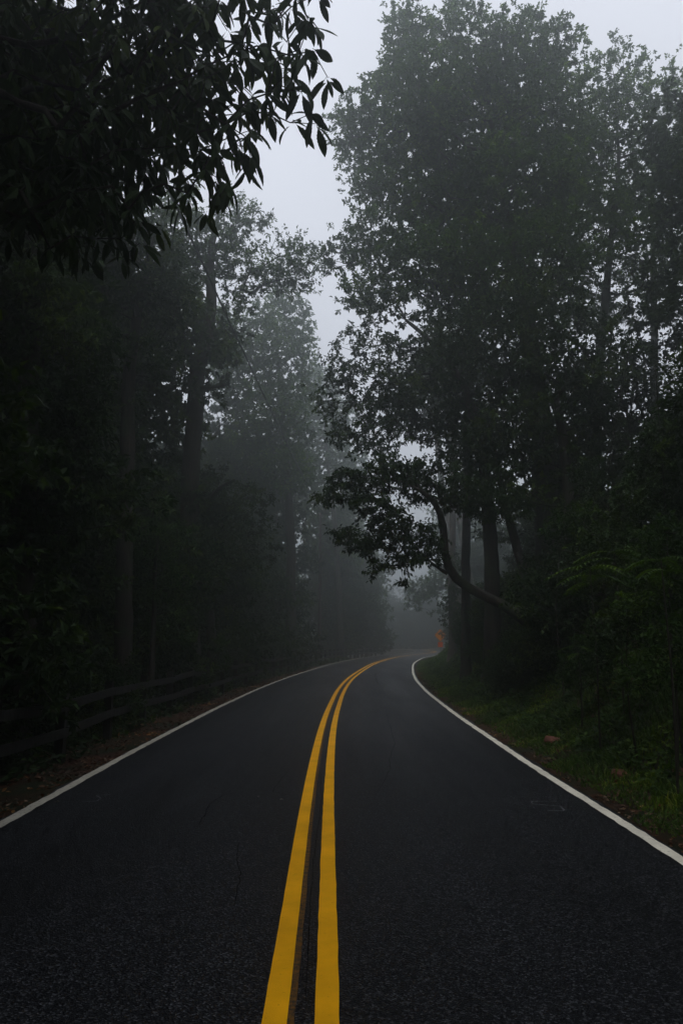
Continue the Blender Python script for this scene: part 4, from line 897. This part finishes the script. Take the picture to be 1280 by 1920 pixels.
# ------------------------------------------------------------------ grass, ivy, litter
def grass():
    rg = np.random.default_rng(31); n = 125000
    y = 3 + 60 * rg.random(n) ** 1.7; d = 3.0 + 2.7 * rg.random(n) ** 1.25
    i = np.searchsorted(CL[:, 1], y); i = np.clip(i, 0, len(CL) - 1); x = CL[i, 0] + NOR[i, 0] * d; y = CL[i, 1] + (y - CL[i, 1]) + NOR[i, 1] * d
    dens = 0.5 + 0.5 * hsh(x, y, 2.3); edge = np.clip((d - 2.98 - 0.16 * (0.5 + hsh(x, y, 3.1))) / 0.22, 0.0, 1)
    keep = rg.random(n) < (0.25 + 0.75 * dens) * edge; x, y, d = x[keep], y[keep], d[keep]; n = len(x)
    z = ground_z(x, y) - .01; tall = 0.04 + 0.11 * rg.random(n) * (0.6 + 0.8 * (hsh(x, y, 1.7) > .1)) * np.clip((d - 2.9) / .6, .35, 1.3)
    a = rg.random(n) * 6.28; b = np.stack([x, y, z], 1); s = np.stack([np.cos(a), np.sin(a), 0 * a], 1) * (0.0045 + .004 * rg.random(n))[:, None] * (1 + y / 18)[:, None]
    ln = unit(rg.normal(size=(n, 3)) * np.array([1, 1, 0])) * tall[:, None] * (0.2 + .7 * rg.random(n))[:, None]
    up = np.array([0, 0, 1.0]) * tall[:, None]
    m = b + up * .6 + ln * .35; t = b + up * (0.9 - .2 * rg.random(n))[:, None] + ln
    V = np.stack([b - s, b + s, m + s * .8, m - s * .8, t], 1).reshape(-1, 3); i = np.arange(n) * 5
    F4 = np.stack([i, i + 1, i + 2, i + 3], 1); F3 = np.stack([i + 3, i + 2, i + 4], 1)
    tag(obj('grass', mesh('grass', V, [F4, F3]), M_grass), 'long green grass along the right white line', 'grass', kind='stuff'); STATS['tris'] += 3 * n; print('grass', n)
grass()
def cover(name, n, dlo, dhi, ylo, yhi, ll, lw, hgt, mat, label, cat, seed, side=1, pw=1.7, patch=0.0, lift=0.0):
    rg = np.random.default_rng(seed); y = ylo + (yhi - ylo) * rg.random(n) ** pw; d = side * (dlo + (dhi - dlo) * rg.random(n))
    i = np.clip(np.searchsorted(CL[:, 1], y), 0, len(CL) - 1); x = CL[i, 0] + NOR[i, 0] * d; y = y + NOR[i, 1] * d
    hh = hsh(x, y, 2.1) + .6 * hsh(x, y, 5.3); keep = hh + rg.normal(size=n) * .25 > patch; x, y, hh = x[keep], y[keep], hh[keep]; n = len(x)
    z = ground_z(x, y) + lift + hgt * rg.random(n) * np.clip(.3 + .9 * hh, .1, 1.4)
    P = np.stack([x, y, z], 1); D = unit(rg.normal(size=(n, 3)) * np.array([1, 1, .35])); N = unit(rg.normal(size=(n, 3)) * .45 + np.array([0, -.15, 1])); s = (.6 + .8 * rg.random(n)) * (1 + y / 40)
    V, F = leaf_quads(P, D, N, ll * s, lw * s, fold=.15); tag(obj(name, mesh(name, V, F), mat), label, cat, kind='stuff'); STATS['tris'] += len(F); print(name, n)
cover('ivy', 120000, 3.6, 11, 3, 48, .055, .045, .30, M_shrub, 'tangle of small leaved weeds and ivy covering the right bank', 'ground cover', 32, patch=-.25)
cover('bank_weeds', 60000, 5.0, 13, 3, 60, .09, .05, .55, M_dark, 'darker taller weeds higher on the right bank', 'weeds', 33, patch=-.1)
cover('leaf_litter', 9000, 2.92, 4.6, 2, 45, .055, .03, .03, M_litter, 'dead brown leaves and twigs beside the left white line', 'leaf litter', 34, side=-1, patch=-.4, lift=.005)
cover('leaf_litter', 5000, 2.95, 3.7, 2, 40, .04, .025, .02, M_litter, 'red brown dirt crumbs and dead leaves between right line and grass', 'leaf litter', 35, patch=-.4, lift=.005)
cover('woodland_floor', 60000, 3.7, 14, 3, 70, .11, .06, .40, M_dark, 'dark low plants on the ground under the left woods', 'ground cover', 36, side=-1, patch=-.1)

# ------------------------------------------------------------------ the fog
V, F = box_geo((0, 115, 13.0), (620, 460, 38.5)); hz = obj('haze', mesh('haze', V, F)); tag(hz, kind='stuff')
mh = bpy.data.materials.new('haze'); mh.use_nodes = True; nt = mh.node_tree; nt.nodes.clear()
pv = nt.nodes.new('ShaderNodeVolumePrincipled'); pv.inputs['Density'].default_value = HAZE; pv.inputs['Color'].default_value = (0.75, 0.80, 0.80, 1); pv.inputs['Anisotropy'].default_value = 0.86
ou = nt.nodes.new('ShaderNodeOutputMaterial'); nt.links.new(pv.outputs[0], ou.inputs['Volume']); hz.data.materials.append(mh)
print('TRIS about', STATS['tris'])
